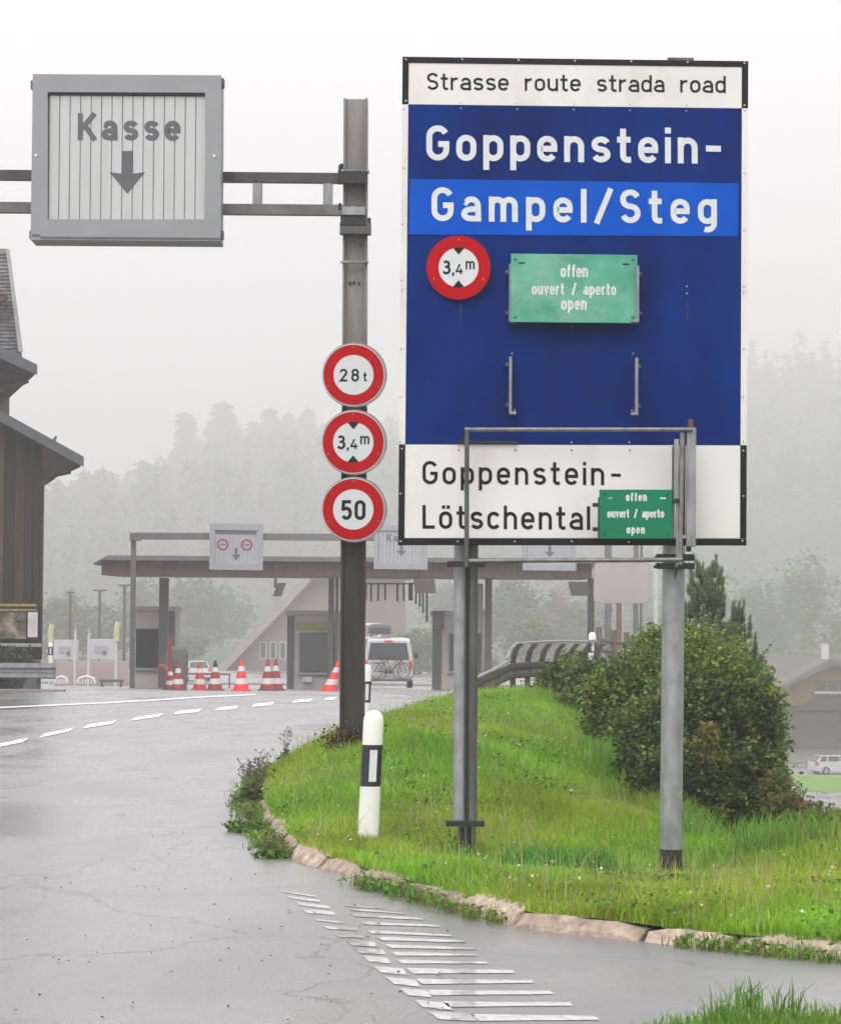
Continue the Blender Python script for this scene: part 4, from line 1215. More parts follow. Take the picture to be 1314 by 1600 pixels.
# clamps on the beam
clampbar(528, 573, 267, 287, 23.38, 0, BLACKM, 'clamp', gan, .03)
clampbar(534, 570, 323, 336, 23.38, 0, GALV, 'clamp', gan, .03)
clampbar(532, 572, 337, 352, 23.40, 0, BLACKM, 'clamp', gan, .03)
clampbar(531, 580, 349, 366, 23.43, 0, GALV_DARK, 'collar', gan, .05)
clampbar(536, 577, 266.5, 269.5, 23.45, 0, GALV, 'strap', gan, .05)
clampbar(532, 576, 407.5, 410.5, 23.46, 0, GALV, 'strap', gan, .02)
for (px, py) in ((531, 266), (534, 264), (531, 326), (560, 330), (546, 330), (577, 349), (564, 383)):
    p = at(px, py, 23.40); MB().tube([p, p + Vector((0, 0, .05))], .014, 7).build('bolt', BLACKM, gan)
for (px, py) in ((547, 442), (561, 442), (553, 441)):
    p = at(px, py, 23.54); MB().tube([p, p + Vector((0, -.02, 0))], .012, 7).build('bolt', BLACKM, gan)

def lane_sign(corners, inner, Y, nlam, label, name='lane_sign', arrow=None, word=None, circles=None, depth=.35, grey=GREYBOX, head=None, lam=LAMELLA, ink=DARKLET):
    (x0, y0), (x1, y1), (x2, y2), (x3, y3) = corners
    f2 = Frame(at(x3, y3, Y), at(x2, y2, Y + .02) - at(x3, y3, Y), (0, 0, 1))
    t = thing(name, tuple(f2.p(0, 0)), label, 'sign')
    (a0, b0, a1, b1) = inner
    O = [f2.px(*c) for c in corners]; I = [f2.px(a0, b0), f2.px(a1, b0 + 1), f2.px(a1, b1), f2.px(a0, b1)]
    mb = MB()
    for k in range(4):
        k2 = (k + 1) % 4
        pl = [O[k], O[k2], I[k2], I[k]]
        mb.prism(f2, pl[::-1], -.03, .03)
    mb.build('frame', grey, t)
    MB().prism(f2, [O[3], O[2], O[1], O[0]], -depth, -.031).build('housing', grey, t)
    if nlam:
        for i in range(nlam):
            ul = I[3][0] + (I[2][0] - I[3][0]) * i / nlam; ur = I[3][0] + (I[2][0] - I[3][0]) * (i + 1) / nlam
            g = (ur - ul) * .028
            MB().bbox(f2, ul + g, ur - g, I[3][1] + .004, I[0][1] - .02, -.028, -.008 , .004).build('lamella', lam, t)
        MB().fbox(f2, I[3][0], I[2][0], I[0][1] - .022, I[0][1] + .002, -.028, .026).build('shadow_gap', BLACKM, t) if False else None
    else:
        MB().fbox(f2, I[3][0] + .005, I[2][0] - .005, I[3][1] + .005, I[0][1] - .005, -.028, -.01).build('face', lam, t)
    if word:
        text(f2, word[0], word[1], word[2], word[3], word[4], .19, ink, t, -.005, cw=1.05)
    if arrow:
        (ax, ay0, ay1, hw, hh) = arrow     # centre x, top y, tip y, half head width px, head height px
        sc = hw / 29
        P = [(ax - 8.3 * sc, ay0), (ax + 8.3 * sc, ay0), (ax + 8.3 * sc, ay1 - hh * .92), (ax + 29 * sc, ay1 - hh), (ax, ay1), (ax - 29 * sc, ay1 - hh), (ax - 8.3 * sc, ay1 - hh * .92)]
        pl = [f2.px(*q) for q in P]
        nn = -.005
        mbA = MB(); mbA.add([f2.p(u, v, nn) for u, v in pl], [(1, 0, 6, 2), (2, 6, 5, 4), (3, 2, 4)]); mbA.build('arrow', ink, t)
    if circles:
        for (cx, cy, rr) in circles:
            u, v = f2.px(cx, cy); r_ = rpx(rr, Y)
            MB().ring(f2, u, v, r_ * .74, r_, -.006, -.003, 32).build('red_ring', RED, t)
            MB().fbox(f2, u - r_ * .5, u + r_ * .5, v - r_ * .13, v + r_ * .13, -.007, -.003).build('symbol', ink, t)
    if head:
        for (a, b_, yy, h_) in head:
            u0, v0 = f2.px(a, yy + h_); u1, v1 = f2.px(b_, yy)
            MB().fbox(f2, u0, u1, v0, v1, -.007, -.004).build('heading_band', ink, t)
    return f2, t
f2, kas = lane_sign([(52, 116), (346, 118), (345, 377), (48.5, 375)], (75, 144, 321, 343), 23.1, 15, 'big grey Kasse sign box with a down arrow, hung on the gantry rails',
                arrow=(199, 235, 302, 28, 34), word=('Kasse', 121, 282, (218, 219), 42))
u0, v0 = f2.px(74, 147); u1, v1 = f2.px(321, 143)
MB().fbox(f2, u0, u1, v0, v1, -.0285, .012).build('lip_shadow_strip', BLACKM, kas)  # black strip puts the shadow below the frame's top edge into colour
for (px, py) in ((348, 128), (347, 366), (50, 131), (48, 366)):
    u, v = f2.px(px, py); MB().fbox(f2, u - .012, u + .012, v - .035, v + .035, -.1, .0).build('hinge', GALV_DARK, kas)
for (px, py) in ((57, 243), (335, 244)):
    u, v = f2.px(px, py); MB().disc(f2, u, v, .014, .03, .04, 10).build('lock', PALEB, kas)
u0, v0 = f2.px(51, 370); u1, v1 = f2.px(64, 366.5); MB().fbox(f2, u0, u1, v0, v1, .03, .033).build('plate', DARKLET, kas)
u0, v0 = f2.px(64, 373.5); u1, v1 = f2.px(345, 371.8); MB().fbox(f2, u0, u1, v0, v1, .03, .033).build('bottom_seam', DARKLET, kas)

# ================================================================== delineator posts
POSTW = mat('white_plastic', (.80, .79, .74), .35, 0, .05, 4, spec=.5, dirt=(.5, .47, .40), dirt_amt=.3)
POSTB = mat('black_plastic', (.012, .012, .018), .4, 0, .1, 4)
REFL = mat('reflector', (.62, .63, .66), .25, 0, .08, 40)
def delineator(pxb, pyb, pxt, pyt, Y, rp, yb0, yb1, rx0, rx1, label, zb=None):
    b = at(pxb, pyb, Y); tp = at(pxt, pyt, Y)
    t = thing('delineator_post', tuple(b), label, 'delineator')
    H = tp.z - b.z; r = rpx(rp, Y); lean = (tp.x - b.x) / H
    z0 = at(pxt, yb1, Y).z - b.z; z1 = at(pxt, yb0, Y).z - b.z
    c = (b.x, b.y, b.z)
    MB().lathe(c, [(r * 1.06, -.1), (r * 1.06, 0), (r, z0)], 28, 1, .75, (lean, 0)).build('lower_tube', POSTW, t, smooth=True)
    MB().lathe(c, [(r * 1.01, z0), (r * 1.005, z1)], 28, 1, .75, (lean, 0)).build('black_band', POSTB, t, smooth=True)
    cap = [(r, z1), (r * .99, H - r * 1.0)] + [(r * .99 * math.cos(a), H - r + r * math.sin(a)) for a in [math.radians(q) for q in (20, 40, 55, 70, 82, 89)]]
    MB().lathe(c, cap, 28, 1, .75, (lean, 0)).build('rounded_top', POSTW, t, smooth=True)
    dz = (z1 - z0) * .12
    xm = (rx0 + rx1) / 2
    zz0, zz1 = z0 + dz * 1.0, z1 - dz * 1.0
    x0_ = lambda z: c[0] + lean * z + rpx(rx0, Y); x1_ = lambda z: c[0] + lean * z + rpx(rx1, Y)
    yf = c[1] - r * .76
    mb = MB(); vs = []
    for y_ in (yf + .03, yf - .003):
        vs += [(x0_(zz0), y_, c[2] + zz0), (x1_(zz0), y_, c[2] + zz0), (x1_(zz1), y_, c[2] + zz1), (x0_(zz1), y_, c[2] + zz1)]
    mb.add(vs, [(3, 2, 1, 0), (4, 5, 6, 7), (0, 1, 5, 4), (1, 2, 6, 5), (2, 3, 7, 6), (3, 0, 4, 7)]).build('reflector', REFL, t)
    return t
delineator(574.5, 1318, 584.5, 1110, 18.5, 16, 1164, 1229, -3, 8.5, 'white delineator post with black band standing in the grass in front of the beam')
delineator(570, 1145, 573.5, 1038, 37, 7.2, 1065, 1098, -1, 4, 'farther delineator post half hidden behind the gantry beam')

# ================================================================== guardrail with bent posts (right)
def bent_guardrail():
    GR = mat('guardrail_steel', (.040, .034, .031), .6, .1, .3, 5, bump=.15)
    GRL = mat('guardrail_pale_steel', (.34, .33, .32), .3, .5, .2, 6)  # paler, smoother steel for the handrail and sloping rail
    t = thing('guardrail', tuple(at(840, 1085, 43)), 'dark guardrail with curved posts and a top handrail behind the bushes', 'guardrail')
    xs_ = [752, 776, 801, 824, 846, 868, 889, 910, 929]
    def Yx(x): return 40 + (x - 745) / 185 * 6
    for i, x in enumerate(xs_):
        Y = Yx(x); full = x > 790
        yb = 1092 - (x - 745) * .07
        if full:
            pth = [(x, yb), (x, 1045), (x + 1, 1030), (x + 5, 1016), (x + 13, 1006)]
        else:
            pth = [(x, yb + 2), (x, 1046 + (800 - x) * .32)]
        w = rpx(4.4, Y)
        mb = MB(); vs = []
        for (a, b_) in pth:
            p = at(a, b_, Y)
            vs += [(p.x - w, p.y - .05, p.z), (p.x + w, p.y - .05, p.z), (p.x + w, p.y + .03, p.z), (p.x - w, p.y + .03, p.z)]
        fs = []
        for k in range(len(pth) - 1):
            for j in range(4): fs.append((k * 4 + j, k * 4 + (j + 1) % 4, (k + 1) * 4 + (j + 1) % 4, (k + 1) * 4 + j))
        fs.append((3, 2, 1, 0)); fs.append(tuple(len(vs) - 4 + j for j in range(4)))
        mb.add(vs, fs).build('bent_post', GR, t)
    # top handrail
    P = [at(793, 1030, Yx(793)), at(797, 1016, Yx(797)), at(806, 1006, Yx(806)), at(830, 1004, Yx(830)), at(870, 1002, Yx(870)), at(932, 1003, Yx(932))]
    MB().tube(P, .021, 8).build('handrail', GRL, t, smooth=True)
    # W beam: full right part + descending end at left
    def wbeam(pts, name, hh):
        mb = MB(); vs = []
        for (a, b_) in pts:
            p = at(a, b_, Yx(a) - .12)
            for (dz, dy) in ((0, 0), (-.03, -.07), (-.10, -.07), (-.145, 0), (-.17, 0), (-.215, -.07), (-.28, -.07), (-.31, 0)):
                vs.append((p.x, p.y + dy, p.z + dz * hh))
        fs = [(k * 8 + j, k * 8 + j + 1, (k + 1) * 8 + j + 1, (k + 1) * 8 + j) for k in range(len(pts) - 1) for j in range(7)]
        o = mb.add(vs, fs).build(name, GR, t)
        md = o.modifiers.new('thick', 'SOLIDIFY'); md.thickness = .012
    wbeam([(700, 1088), (730, 1068), (745, 1062), (770, 1050), (800, 1036), (830, 1034), (880, 1033), (932, 1033)], 'wave_beam', .8)
    MB().tube([at(a, b_ - 1, Yx(a) - .14) for a, b_ in ((700, 1087), (730, 1066), (745, 1060), (770, 1048), (797, 1033))], .022, 8).build('sloping_rail', GRL, t, smooth=True)
    p0, p1 = at(740, 1092, 40.2), at(935, 1074, 46.2)
    mb = MB()
    vs = [(p0.x, p0.y - .3, p0.z), (p1.x, p1.y - .3, p1.z), (p1.x, p1.y + .3, p1.z), (p0.x, p0.y + .3, p0.z)]
    vs += [(a, b_, c - .8) for a, b_, c in vs]
    mb.add(vs, [(0, 1, 2, 3), (0, 4, 5, 1), (1, 5, 6, 2), (2, 6, 7, 3), (3, 7, 4, 0), (7, 6, 5, 4)]).build('concrete_edge', mat('wet_concrete', (.15, .13, .12), .6, 0, .25, 5, bump=.2), t)
bent_guardrail()
delineator(926, 1072, 925.5, 988, 46.3, 6.0, 1000, 1020, -2, 2.5, 'white topped delineator post at the right end of the curved guardrail')

# ================================================================== toll plaza (Y ~ 84)
TY = 84.0
TOLL_GREY = mat('toll_grey_steel', (.17, .16, .165), .5, .2, .15, 2)
TOLL_POST = mat('toll_post_steel', (.12, .11, .115), .5, .2, .15, 2)
CANOPY = mat('canopy_brown', (.16, .085, .07), .6, 0, .15, .8, (1, 1, 3))
BOOTH = mat('booth_panel', (.60, .55, .52), .55, 0, .08, 1)
BOOTHD = mat('booth_dark_panel', (.13, .125, .13), .55, 0, .1, 1)
GLASSD = mat('dark_glass', (.02, .032, .036), .12, 0, .15, 2, spec=.8)
ZT = -.70
def zt(Y): return float(rzv(Y))
def tbox(x0, y0, x1, y1, Y, dep, m, name, parent, to_ground=False, ch=.01, front=0.0, **kw):
    f_ = facing((x0 + x1) / 2, (y0 + y1) / 2, Y)
    u0, v0 = f_.px(x0, y1); u1, v1 = f_.px(x1, y0)
    if to_ground: v0 = zt(Y) - f_.o.z - .1
    return MB().bbox(f_, u0, u1, v0, v1, -dep, front, ch).build(name, m, parent, **kw)
# portal gantry
pg = thing('toll_gantry', tuple(at(208, 1076, 82)), 'foggy grey portal carrying lane sign boxes in front of the toll canopy', 'gantry')
tbox(202, 834, 212, 1078, 82, .25, TOLL_GREY, 'post', pg, True)
tbox(203, 832.5, 221, 845, 81.9, .1, TOLL_GREY, 'corner_plate', pg, front=.08)
def cross(x0, y0, x1, y1, th, Y, m, name, parent, dep=.3):
    a, b_ = at(x0, y0, Y), at(x1, y1, Y); t_ = rpx(th, Y)
    vs = [Vector((q.x, q.y + d, q.z + e)) for q in (a, b_) for (d, e) in ((0, 0), (dep, 0), (dep, -t_), (0, -t_))]
    return MB().add(vs, [(0, 1, 2, 3), (7, 6, 5, 4), (0, 4, 5, 1), (1, 5, 6, 2), (2, 6, 7, 3), (3, 7, 4, 0)]).build(name, m, parent)
cross(212, 832, 950, 837, 10.5, 82, TOLL_GREY, 'crossbeam', pg)
tbox(945, 836, 956, 1030, 82, .25, TOLL_GREY, 'post', pg, True)
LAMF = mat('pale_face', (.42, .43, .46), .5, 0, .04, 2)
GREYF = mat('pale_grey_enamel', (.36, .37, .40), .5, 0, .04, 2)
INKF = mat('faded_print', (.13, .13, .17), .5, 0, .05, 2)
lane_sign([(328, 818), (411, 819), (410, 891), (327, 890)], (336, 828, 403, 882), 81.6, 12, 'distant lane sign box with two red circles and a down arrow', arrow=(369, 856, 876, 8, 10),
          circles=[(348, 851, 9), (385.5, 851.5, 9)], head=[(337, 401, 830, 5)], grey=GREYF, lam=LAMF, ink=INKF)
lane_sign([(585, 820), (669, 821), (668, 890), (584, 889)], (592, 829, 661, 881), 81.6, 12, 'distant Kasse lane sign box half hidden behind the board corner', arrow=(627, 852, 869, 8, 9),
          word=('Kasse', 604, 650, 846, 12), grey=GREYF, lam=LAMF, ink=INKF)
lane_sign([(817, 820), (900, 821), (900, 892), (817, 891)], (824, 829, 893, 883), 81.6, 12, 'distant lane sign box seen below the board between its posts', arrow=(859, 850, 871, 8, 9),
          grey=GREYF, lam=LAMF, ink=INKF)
# canopy
cn = thing('toll_canopy', tuple(at(540, 1078, 86)), 'long brown roofed toll canopy across all lanes', 'canopy')
def canopy():
    Y0, Y1 = 84.5, 89.5
    A = at(158, 899, Y0); Bp = at(925, 905, Y0)
    z0 = A.z; z1 = at(158, 876, Y0).z
    f_ = Frame((A.x, Y0, z0), (1, 0, 0), (0, 0, 1)); L = Bp.x - A.x; Hh = z1 - z0
    # fascia planks
    nb = 40
    for i in range(nb):
        MB().bbox(f_, L * i / nb + .006, L * (i + 1) / nb - .006, 0, Hh, -.05, 0, .008).build('fascia_board', CANOPY, cn)
    MB().fbox(f_, 0, L, .02, Hh - .02, -(Y1 - Y0), -.06).build('canopy_body', BOOTHD, cn)
    mb = MB()
    pr = [(-.2, Hh - .14), (-.2, Hh - .08), (.25, Hh + .16), (L + .1, Hh + .16), (L + .5, Hh - .05), (L + .5, Hh - .1), (L + .1, Hh + .01), (0, Hh + .01)]
    mb.prism(f_, pr[::-1], -(Y1 - Y0) - .3, .35).build('roof', mat('canopy_roof', (.20, .19, .19), .5, .1, .15, 1), cn)
canopy()
for (x0, x1, yb) in ((247, 263, 0), (512, 522, 1000), (523, 529, 0), (757, 769, 0), (918, 929, 0)):
    tbox(x0, 903, x1, 1076, 86, .3, TOLL_POST, 'column', cn, True)
# booths
def booth(x0, x1, xs, y0, win, label, band=False, door=None):
    t = thing('toll_booth', tuple(at((x0 + x1) / 2, 1078, 87)), label, 'toll booth', 'toll booths under the canopy')
    tbox(x0, y0 + 5, x1, 1076, 87, 2.2, BOOTH, 'wall', t, True)
    tbox(x0 - 2, y0, x1 + 2, y0 + 7, 86.9, 2.4, BOOTH, 'roof', t, ch=.03)
    tbox(xs[0], y0 + 5, xs[1], 1076, 86.95, .5, BOOTHD, 'side_panel', t, True)
    if band: tbox(win[0] - 3, win[1] - 15, win[2] + 3, win[1] - 6, 86.93, .05, mat('yellow_band', (.45, .42, .10), .6), 'yellow_band', t)
    tbox(win[0] - 1.5, win[1] - 2, win[2] + 1.5, win[3] + 2, 86.94, .04, BOOTH, 'window_frame', t)
    tbox(win[0], win[1], win[2], win[3], 86.88, .03, GLASSD, 'window', t)
    tbox(win[0] - 3, win[3] + 2, win[2] + 3, win[3] + 5, 86.85, .2, GREYF, 'sill', t)
    return t
b1 = booth(206, 272, (262, 272), 948, (212, 983, 252, 1043), 'leftmost toll booth with a tall dark window', False)
b2 = booth(448, 545, (448, 460), 955, (468, 989, 524, 1050), 'middle toll booth with a yellow band above its window', True)
tbox(473, 1058, 488, 1066, 86.8, .1, mat('white_panel', (.75, .75, .75), .5), 'notice', b2)
b3 = booth(675, 756, (675, 690), 955, (702, 990, 712, 1048), 'rightmost toll booth behind the board posts with a narrow window', False)
tbox(736, 990, 752, 1050, 86.86, .05, GLASSD, 'window', b3)
tbox(676, 955, 694, 985, 86.8, .3, BOOTHD, 'cabinet', b3)
tbox(684, 992, 690, 1052, 86.9, .05, BOOTHD, 'door_post', b3)
# hanging items
def hung(x0, y0, x1, y1, Y, skew, m, label, stem=True):
    t = thing('hanging_panel', tuple(at((x0 + x1) / 2, y1, Y)), label, 'signal panel')
    P = [at(x0 + skew, y0, Y), at(x1 + skew, y0, Y), at(x1 - skew, y1, Y), at(x0 - skew, y1, Y)]
    vs = P + [p + Vector((0, .15, 0)) for p in P]
    MB().add(vs, [(3, 2, 1, 0), (4, 5, 6, 7), (0, 1, 5, 4), (1, 2, 6, 5), (2, 3, 7, 6), (3, 0, 4, 7)]).build('panel', m, t)
    if stem:
        MB().tube([at((x0 + x1) / 2 - 6, 902, Y + .1), at((x0 + x1) / 2 - 6, y0 + 8, Y + .1)], .05, 6).build('stem', TOLL_POST, t)
hung(430, 911, 443, 932, 84.3, 4, TOLL_POST, 'small tilted grey panel hanging under the canopy left of the beam')
hung(647, 904, 680, 927, 84.3, -1.5, mat('panel_brown', (.14, .10, .09), .6), 'brown box panel hanging under the canopy between board and beam', False)
hung(890, 909, 920, 931, 84.3, -2.5, TOLL_POST, 'dark tilted panel at the right end of the canopy', False)
hung(744, 912, 755, 960, 85, 0, BOOTHD, 'narrow upright panel hanging beside the canopy column', False)
hb = thing('height_barrier', tuple(at(620, 912, 88)), 'bar with hanging grey rods for checking vehicle height under the canopy', 'height barrier')
cross(568, 911, 650, 911, 2.2, 88, TOLL_POST, 'bar', hb, .08)
for i, (x, y1) in enumerate(((572, 938), (580, 940), (591, 939), (602, 938), (621, 940), (631, 939), (642, 938), (650, 944), (656, 948), (661, 958), (667, 972))):
    MB().tube([at(x, 911, 88 - i * .02), at(x, y1, 88)], .035 if i != 6 else .08, 5).build('rod', TOLL_POST, hb)
cross(650, 911, 668, 924, 2, 88, TOLL_POST, 'bar', hb, .08)
# white frame sign behind van
wf = thing('goalpost_frame', tuple(at(583, 1000, 118)), 'white rectangular frame behind the van roof box', 'frame')
for (a, b_, c, d) in ((571, 974, 595, 977.5), (591, 977, 595, 998), (571, 995, 591, 998)): tbox(a, b_, c, d, 118, .1, mat('frame_white', (.75, .75, .74), .5), 'bar', wf)
# bin and red items
bn = at(276, 1083, 80)
MB().lathe((bn.x, bn.y, zt(80)), [(.30, 0), (.33, .5), (.33, 1.0), (.28, 1.18), (.14, 1.25)], 14).build('litter_bin', mat('bin_grey', (.13, .13, .12), .6), smooth=True,
    label='grey rounded bin behind the left cones', cat='bin')
rp = thing('barrier_arm', tuple(at(266, 1080, 78)), 'upright red barrier arm beside the first toll booth', 'barrier')
tbox(263, 992, 268.5, 1030, 78, .1, mat('arm_red', (.34, .03, .03), .6), 'arm', rp); tbox(263, 1031, 268.5, 1075, 78, .1, mat('dull_red', (.28, .03, .03), .6), 'arm', rp, True)
rt = thing('red_barrier', tuple(at(255, 1080, 74)), 'curled red and white striped barrier end left of the cones', 'barrier')
MB().tube([at(249, 1043, 74), at(254, 1041, 74), at(259, 1045, 74), at(261, 1056, 74), at(260, 1080, 74)], .075, 8).build('curved_bar', mat('faded_red', (.34, .08, .07), .6, 0, .2, 8), rt, smooth=True)
hbx = thing('red_rail', tuple(at(320, 1053, 95)), 'low rust red horizontal rail behind the cones', 'rail')
cross(284, 1051.5, 360, 1052.5, 3, 95, mat('rust_paint', (.22, .10, .08), .7), 'bar', hbx, .08)
for x in (286, 357): tbox(x, 1054, x + 2.5, 1078, 95, .08, mat('rust_paint', (.22, .10, .08), .7), 'leg', hbx, True)

# cones
CONE_R = mat('cone_red', (.72, .035, .035), .45, 0, .1, 8)
CONE_D = mat('cone_dull_red', (.30, .035, .03), .55, 0, .15, 8)
CONE_W = mat('cone_white', (.62, .60, .58), .5, 0, .1, 8)
CONE_G = mat('cone_grime', (.10, .075, .07), .7, 0, .2, 8)
def cone(px, pb, pt, Y, mr, label, lean=0.0, topm=None):
    z = zt(Y); b = at(px, pb, Y); H = rpx(pb - pt, Y)
    t = thing('traffic_cone', (b.x, Y, z), label, 'traffic cone', 'traffic cones closing the lane by the toll booths')
    f_ = .30 * H
    R = lambda h: (.225 * (1 - h) + .035) * H
    bands = [(0, .04, mr), (.04, .22, mr), (.22, .40, CONE_W), (.40, .62, mr), (.62, .78, CONE_W), (.78, 1.0, topm or mr)]
    MB().bbox(Frame((b.x, Y, z), (1, 0, 0), (0, 1, 0)), -f_, f_, -f_, f_, -.0, .035, .008).build('base', CONE_G if mr is CONE_D else mr, t)
    for i, (h0, h1, m) in enumerate(bands[1:]):
        MB().lathe((b.x, Y, z), [(R(h0), h0 * H), (R(h1), h1 * H)], 14, lean=(lean, 0)).build('band', m, t, smooth=True)
cone(266, 1083, 1046, 66, CONE_D, 'dull cone behind the leftmost striped pair')
cone(278, 1085, 1041, 64, CONE_D, 'darker red cone second from the left')
cone(312, 1084, 1040, 65, CONE_R if False else mat('cone_mid', (.52, .04, .04), .5, 0, .1, 8), 'third cone from the left, medium red')
cone(336, 1084, 1037, 64, CONE_D, 'grimy grey brown cone with a black tip', topm=BLACKM)
cone(377, 1085, 1035, 62, CONE_R, 'brightest red and white cone standing alone')
cone(418, 1082, 1033, 65, CONE_D, 'dull cone, left of the close pair')
cone(430.5, 1082, 1032, 65.5, CONE_D, 'dull cone, right of the close pair')
cone(514, 1083, 1035, 64, CONE_R, 'bright cone leaning right beside the gantry beam', lean=.32)

# car builder -------------------------------------------------------
def wheel(parent, c, r, w, ax):
    """wheel with axis along ax (Vector)"""
    a = Vector(ax).normalized()
    w_ = MB().tube([Vector(c) - a * w / 2, Vector(c) + a * w / 2], r, 20).build('wheel', mat('tyre', (.02, .02, .02), .8), parent)
    MB().tube([Vector(c) - a * (w / 2 + .01), Vector(c) + a * (w / 2 + .01)], r * .6, 14).build('rim', mat('wheel_rim', (.45, .45, .46), .35, .6), w_)
def loft(fr, secs, name, m, parent, **kw):
    """secs: list of (n, [(u,v)...]) equal counts"""
    k = len(secs[0][1]); vs = []; fs = []
    for n, pl in secs: vs += [fr.p(u, v, n) for u, v in pl]
    for i in range(len(secs) - 1):
        for j in range(k): fs.append((i * k + j, i * k + (j + 1) % k, (i + 1) * k + (j + 1) % k, (i + 1) * k + j))
    fs.append(tuple(range(k - 1, -1, -1))); fs.append(tuple((len(secs) - 1) * k + j for j in range(k)))
    return MB().add(vs, fs).build(name, m, parent, smooth=True, **kw)
CARW = mat('white_car_paint', (.56, .56, .57), .25, 0, .03, 1, coat=.5)
REDL = mat('tail_light_red', (.75, .02, .02), .25, 0, .05, 4)

def van():
    Y = 104.0; z = zt(Y)
    c = at(607, 1040, Y)
    fr = Frame((c.x, Y, z), (1, 0, 0), (0, 0, 1))
    t = thing('van', (c.x, Y, z), 'white van seen from behind with roof box and bicycles on its rear carrier', 'van')
    def sec(sw, zt_, z0=.28, tw=.80):
        w = .95 * sw; return [(-w * .96, z0), (w * .96, z0), (w, .55), (w, 1.02), (w * .93, 1.45), (w * tw, zt_ - .06), (w * (tw - .1), zt_), (-w * (tw - .1), zt_), (-w * tw, zt_ - .06), (-w * .93, 1.45), (-w, 1.02), (-w, .55)]
    loft(fr, [(0, sec(.97, 1.84, .34, .84)), (-.12, sec(1, 1.93, .28, .85)), (-1.5, sec(1, 1.96, .26, .85)), (-3.6, sec(1, 1.92, .26, .83)), (-4.2, sec(.98, 1.15, .3, .8)), (-4.8, sec(.9, 1.02, .35, .8))], 'body', CARW, t)
    MB().prism(fr, [(-.80, 1.10), (.80, 1.10), (.70, 1.76), (-.70, 1.76)], -.02, .012).build('rear_window', GLASSD, t)
    MB().fbox(fr, -.16, .16, 1.79, 1.86, -.02, .03).build('brake_light', REDL, t)
    for s_ in (-1, 1):
        MB().fbox(fr, min(s_ * .80, s_ * .91), max(s_ * .80, s_ * .91), .72, 1.08, -.02, .02).build('tail_light', REDL, t)
        MB().tube([fr.p(s_ * .70, 2.0, -.6), fr.p(s_ * .70, 2.02, -3.2)], .03, 6).build('roof_rail', BLACKM, t)
        wheel(t, fr.p(s_ * .82, .33, -.95), .33, .22, (1, 0, 0)); wheel(t, fr.p(s_ * .82, .33, -3.95), .33, .22, (1, 0, 0))
        MB().bbox(fr, min(s_ * .99, s_ * 1.14), max(s_ * .99, s_ * 1.14), 1.12, 1.32, -3.7, -3.6, .02).build('mirror', BLACKM, t)
    MB().bbox(fr, -.92, .92, .34, .56, -.05, .07, .03).build('bumper', CARW, t)
    MB().fbox(fr, -.26, .26, .80, .91, .005, .02).build('plate', mat('plate_white', (.7, .7, .7), .5), t)
    MB().fbox(fr, -.8, .8, 1.0, 1.03, .005, .5).build('carrier_shelf', BLACKM, t) if False else None
    for s_ in (-.45, .45):
        MB().tube([fr.p(s_, .45, .05), fr.p(s_, .45, .5)], .02, 6).build('carrier_arm', BLACKM, t); MB().tube([fr.p(s_, .95, .05), fr.p(s_, .95, .45)], .02, 6).build('carrier_arm', BLACKM, t)
    # roof box
    bx = thing('roof_box', tuple(fr.p(-.35, 2.06, -1.6)), 'dark rounded roof box strapped on top of the white van', 'roof box')
    fb = Frame(fr.p(-.36, 2.08, 0), (1, 0, 0), (0, 0, 1))
    def rs(w, h): return [(-w, .04), (-w * .8, 0), (w * .8, 0), (w, .04), (w, h * .6), (w * .8, h * .93), (w * .4, h), (-w * .4, h), (-w * .8, h * .93), (-w, h * .6)]
    loft(fb, [(-.4, rs(.36, .26)), (-.55, rs(.45, .38)), (-1.6, rs(.46, .42)), (-2.4, rs(.40, .3)), (-2.6, rs(.25, .12))], 'shell', mat('box_grey', (.07, .07, .08), .4), bx)
    # bicycles
    for k, (dx, dn, cm, lb) in enumerate(((-.02, .22, (.35, .05, .05), 'red framed bicycle on the van carrier'), (.16, .42, (.05, .05, .06), 'dark bicycle, outer one on the van carrier'))):
        b = thing('bicycle', tuple(fr.p(dx, .35, dn)), lb, 'bicycle')
        m = mat('bike_frame_%d' % k, cm, .35, .2)
        f3 = Frame(fr.p(dx, .68, dn), (1, 0, 0), (0, 0, 1))
        for s_ in (-.52, .52):
            wv = MB().ring(f3, s_, 0, .305, .335, -.02, .02, 28).build('wheel', BLACKM, b)
            sp = MB()
            for a in range(8):
                an = a * math.pi / 4
                sp.tube([f3.p(s_, 0), f3.p(s_ + .31 * math.cos(an), .31 * math.sin(an))], .004, 4)
            sp.build('spoke', GALV, wv)
        fm = MB()
        bb, st, hd, rw, fw = (-.08, -.04), (-.2, .46), (.36, .42), (-.52, 0), (.52, 0)
        for a, b2_ in ((bb, st), (st, hd), (bb, hd), (bb, rw), (rw, st), (hd, fw), (hd, (.34, .55))):
            fm.tube([f3.p(*a), f3.p(*b2_)], .02, 6)
        fm.build('frame', m, b)
        MB().tube([f3.p(.34, .55, -.12), f3.p(.34, .56, .14)], .015, 6).build('handlebar', BLACKM, b)
        MB().tube([f3.p(-.33, .50), f3.p(-.12, .50)], .035, 6).build('saddle', BLACKM, b)
        MB().disc(f3, -.08, -.04, .08, -.03, .03, 12).build('crank', BLACKM, b)
van()

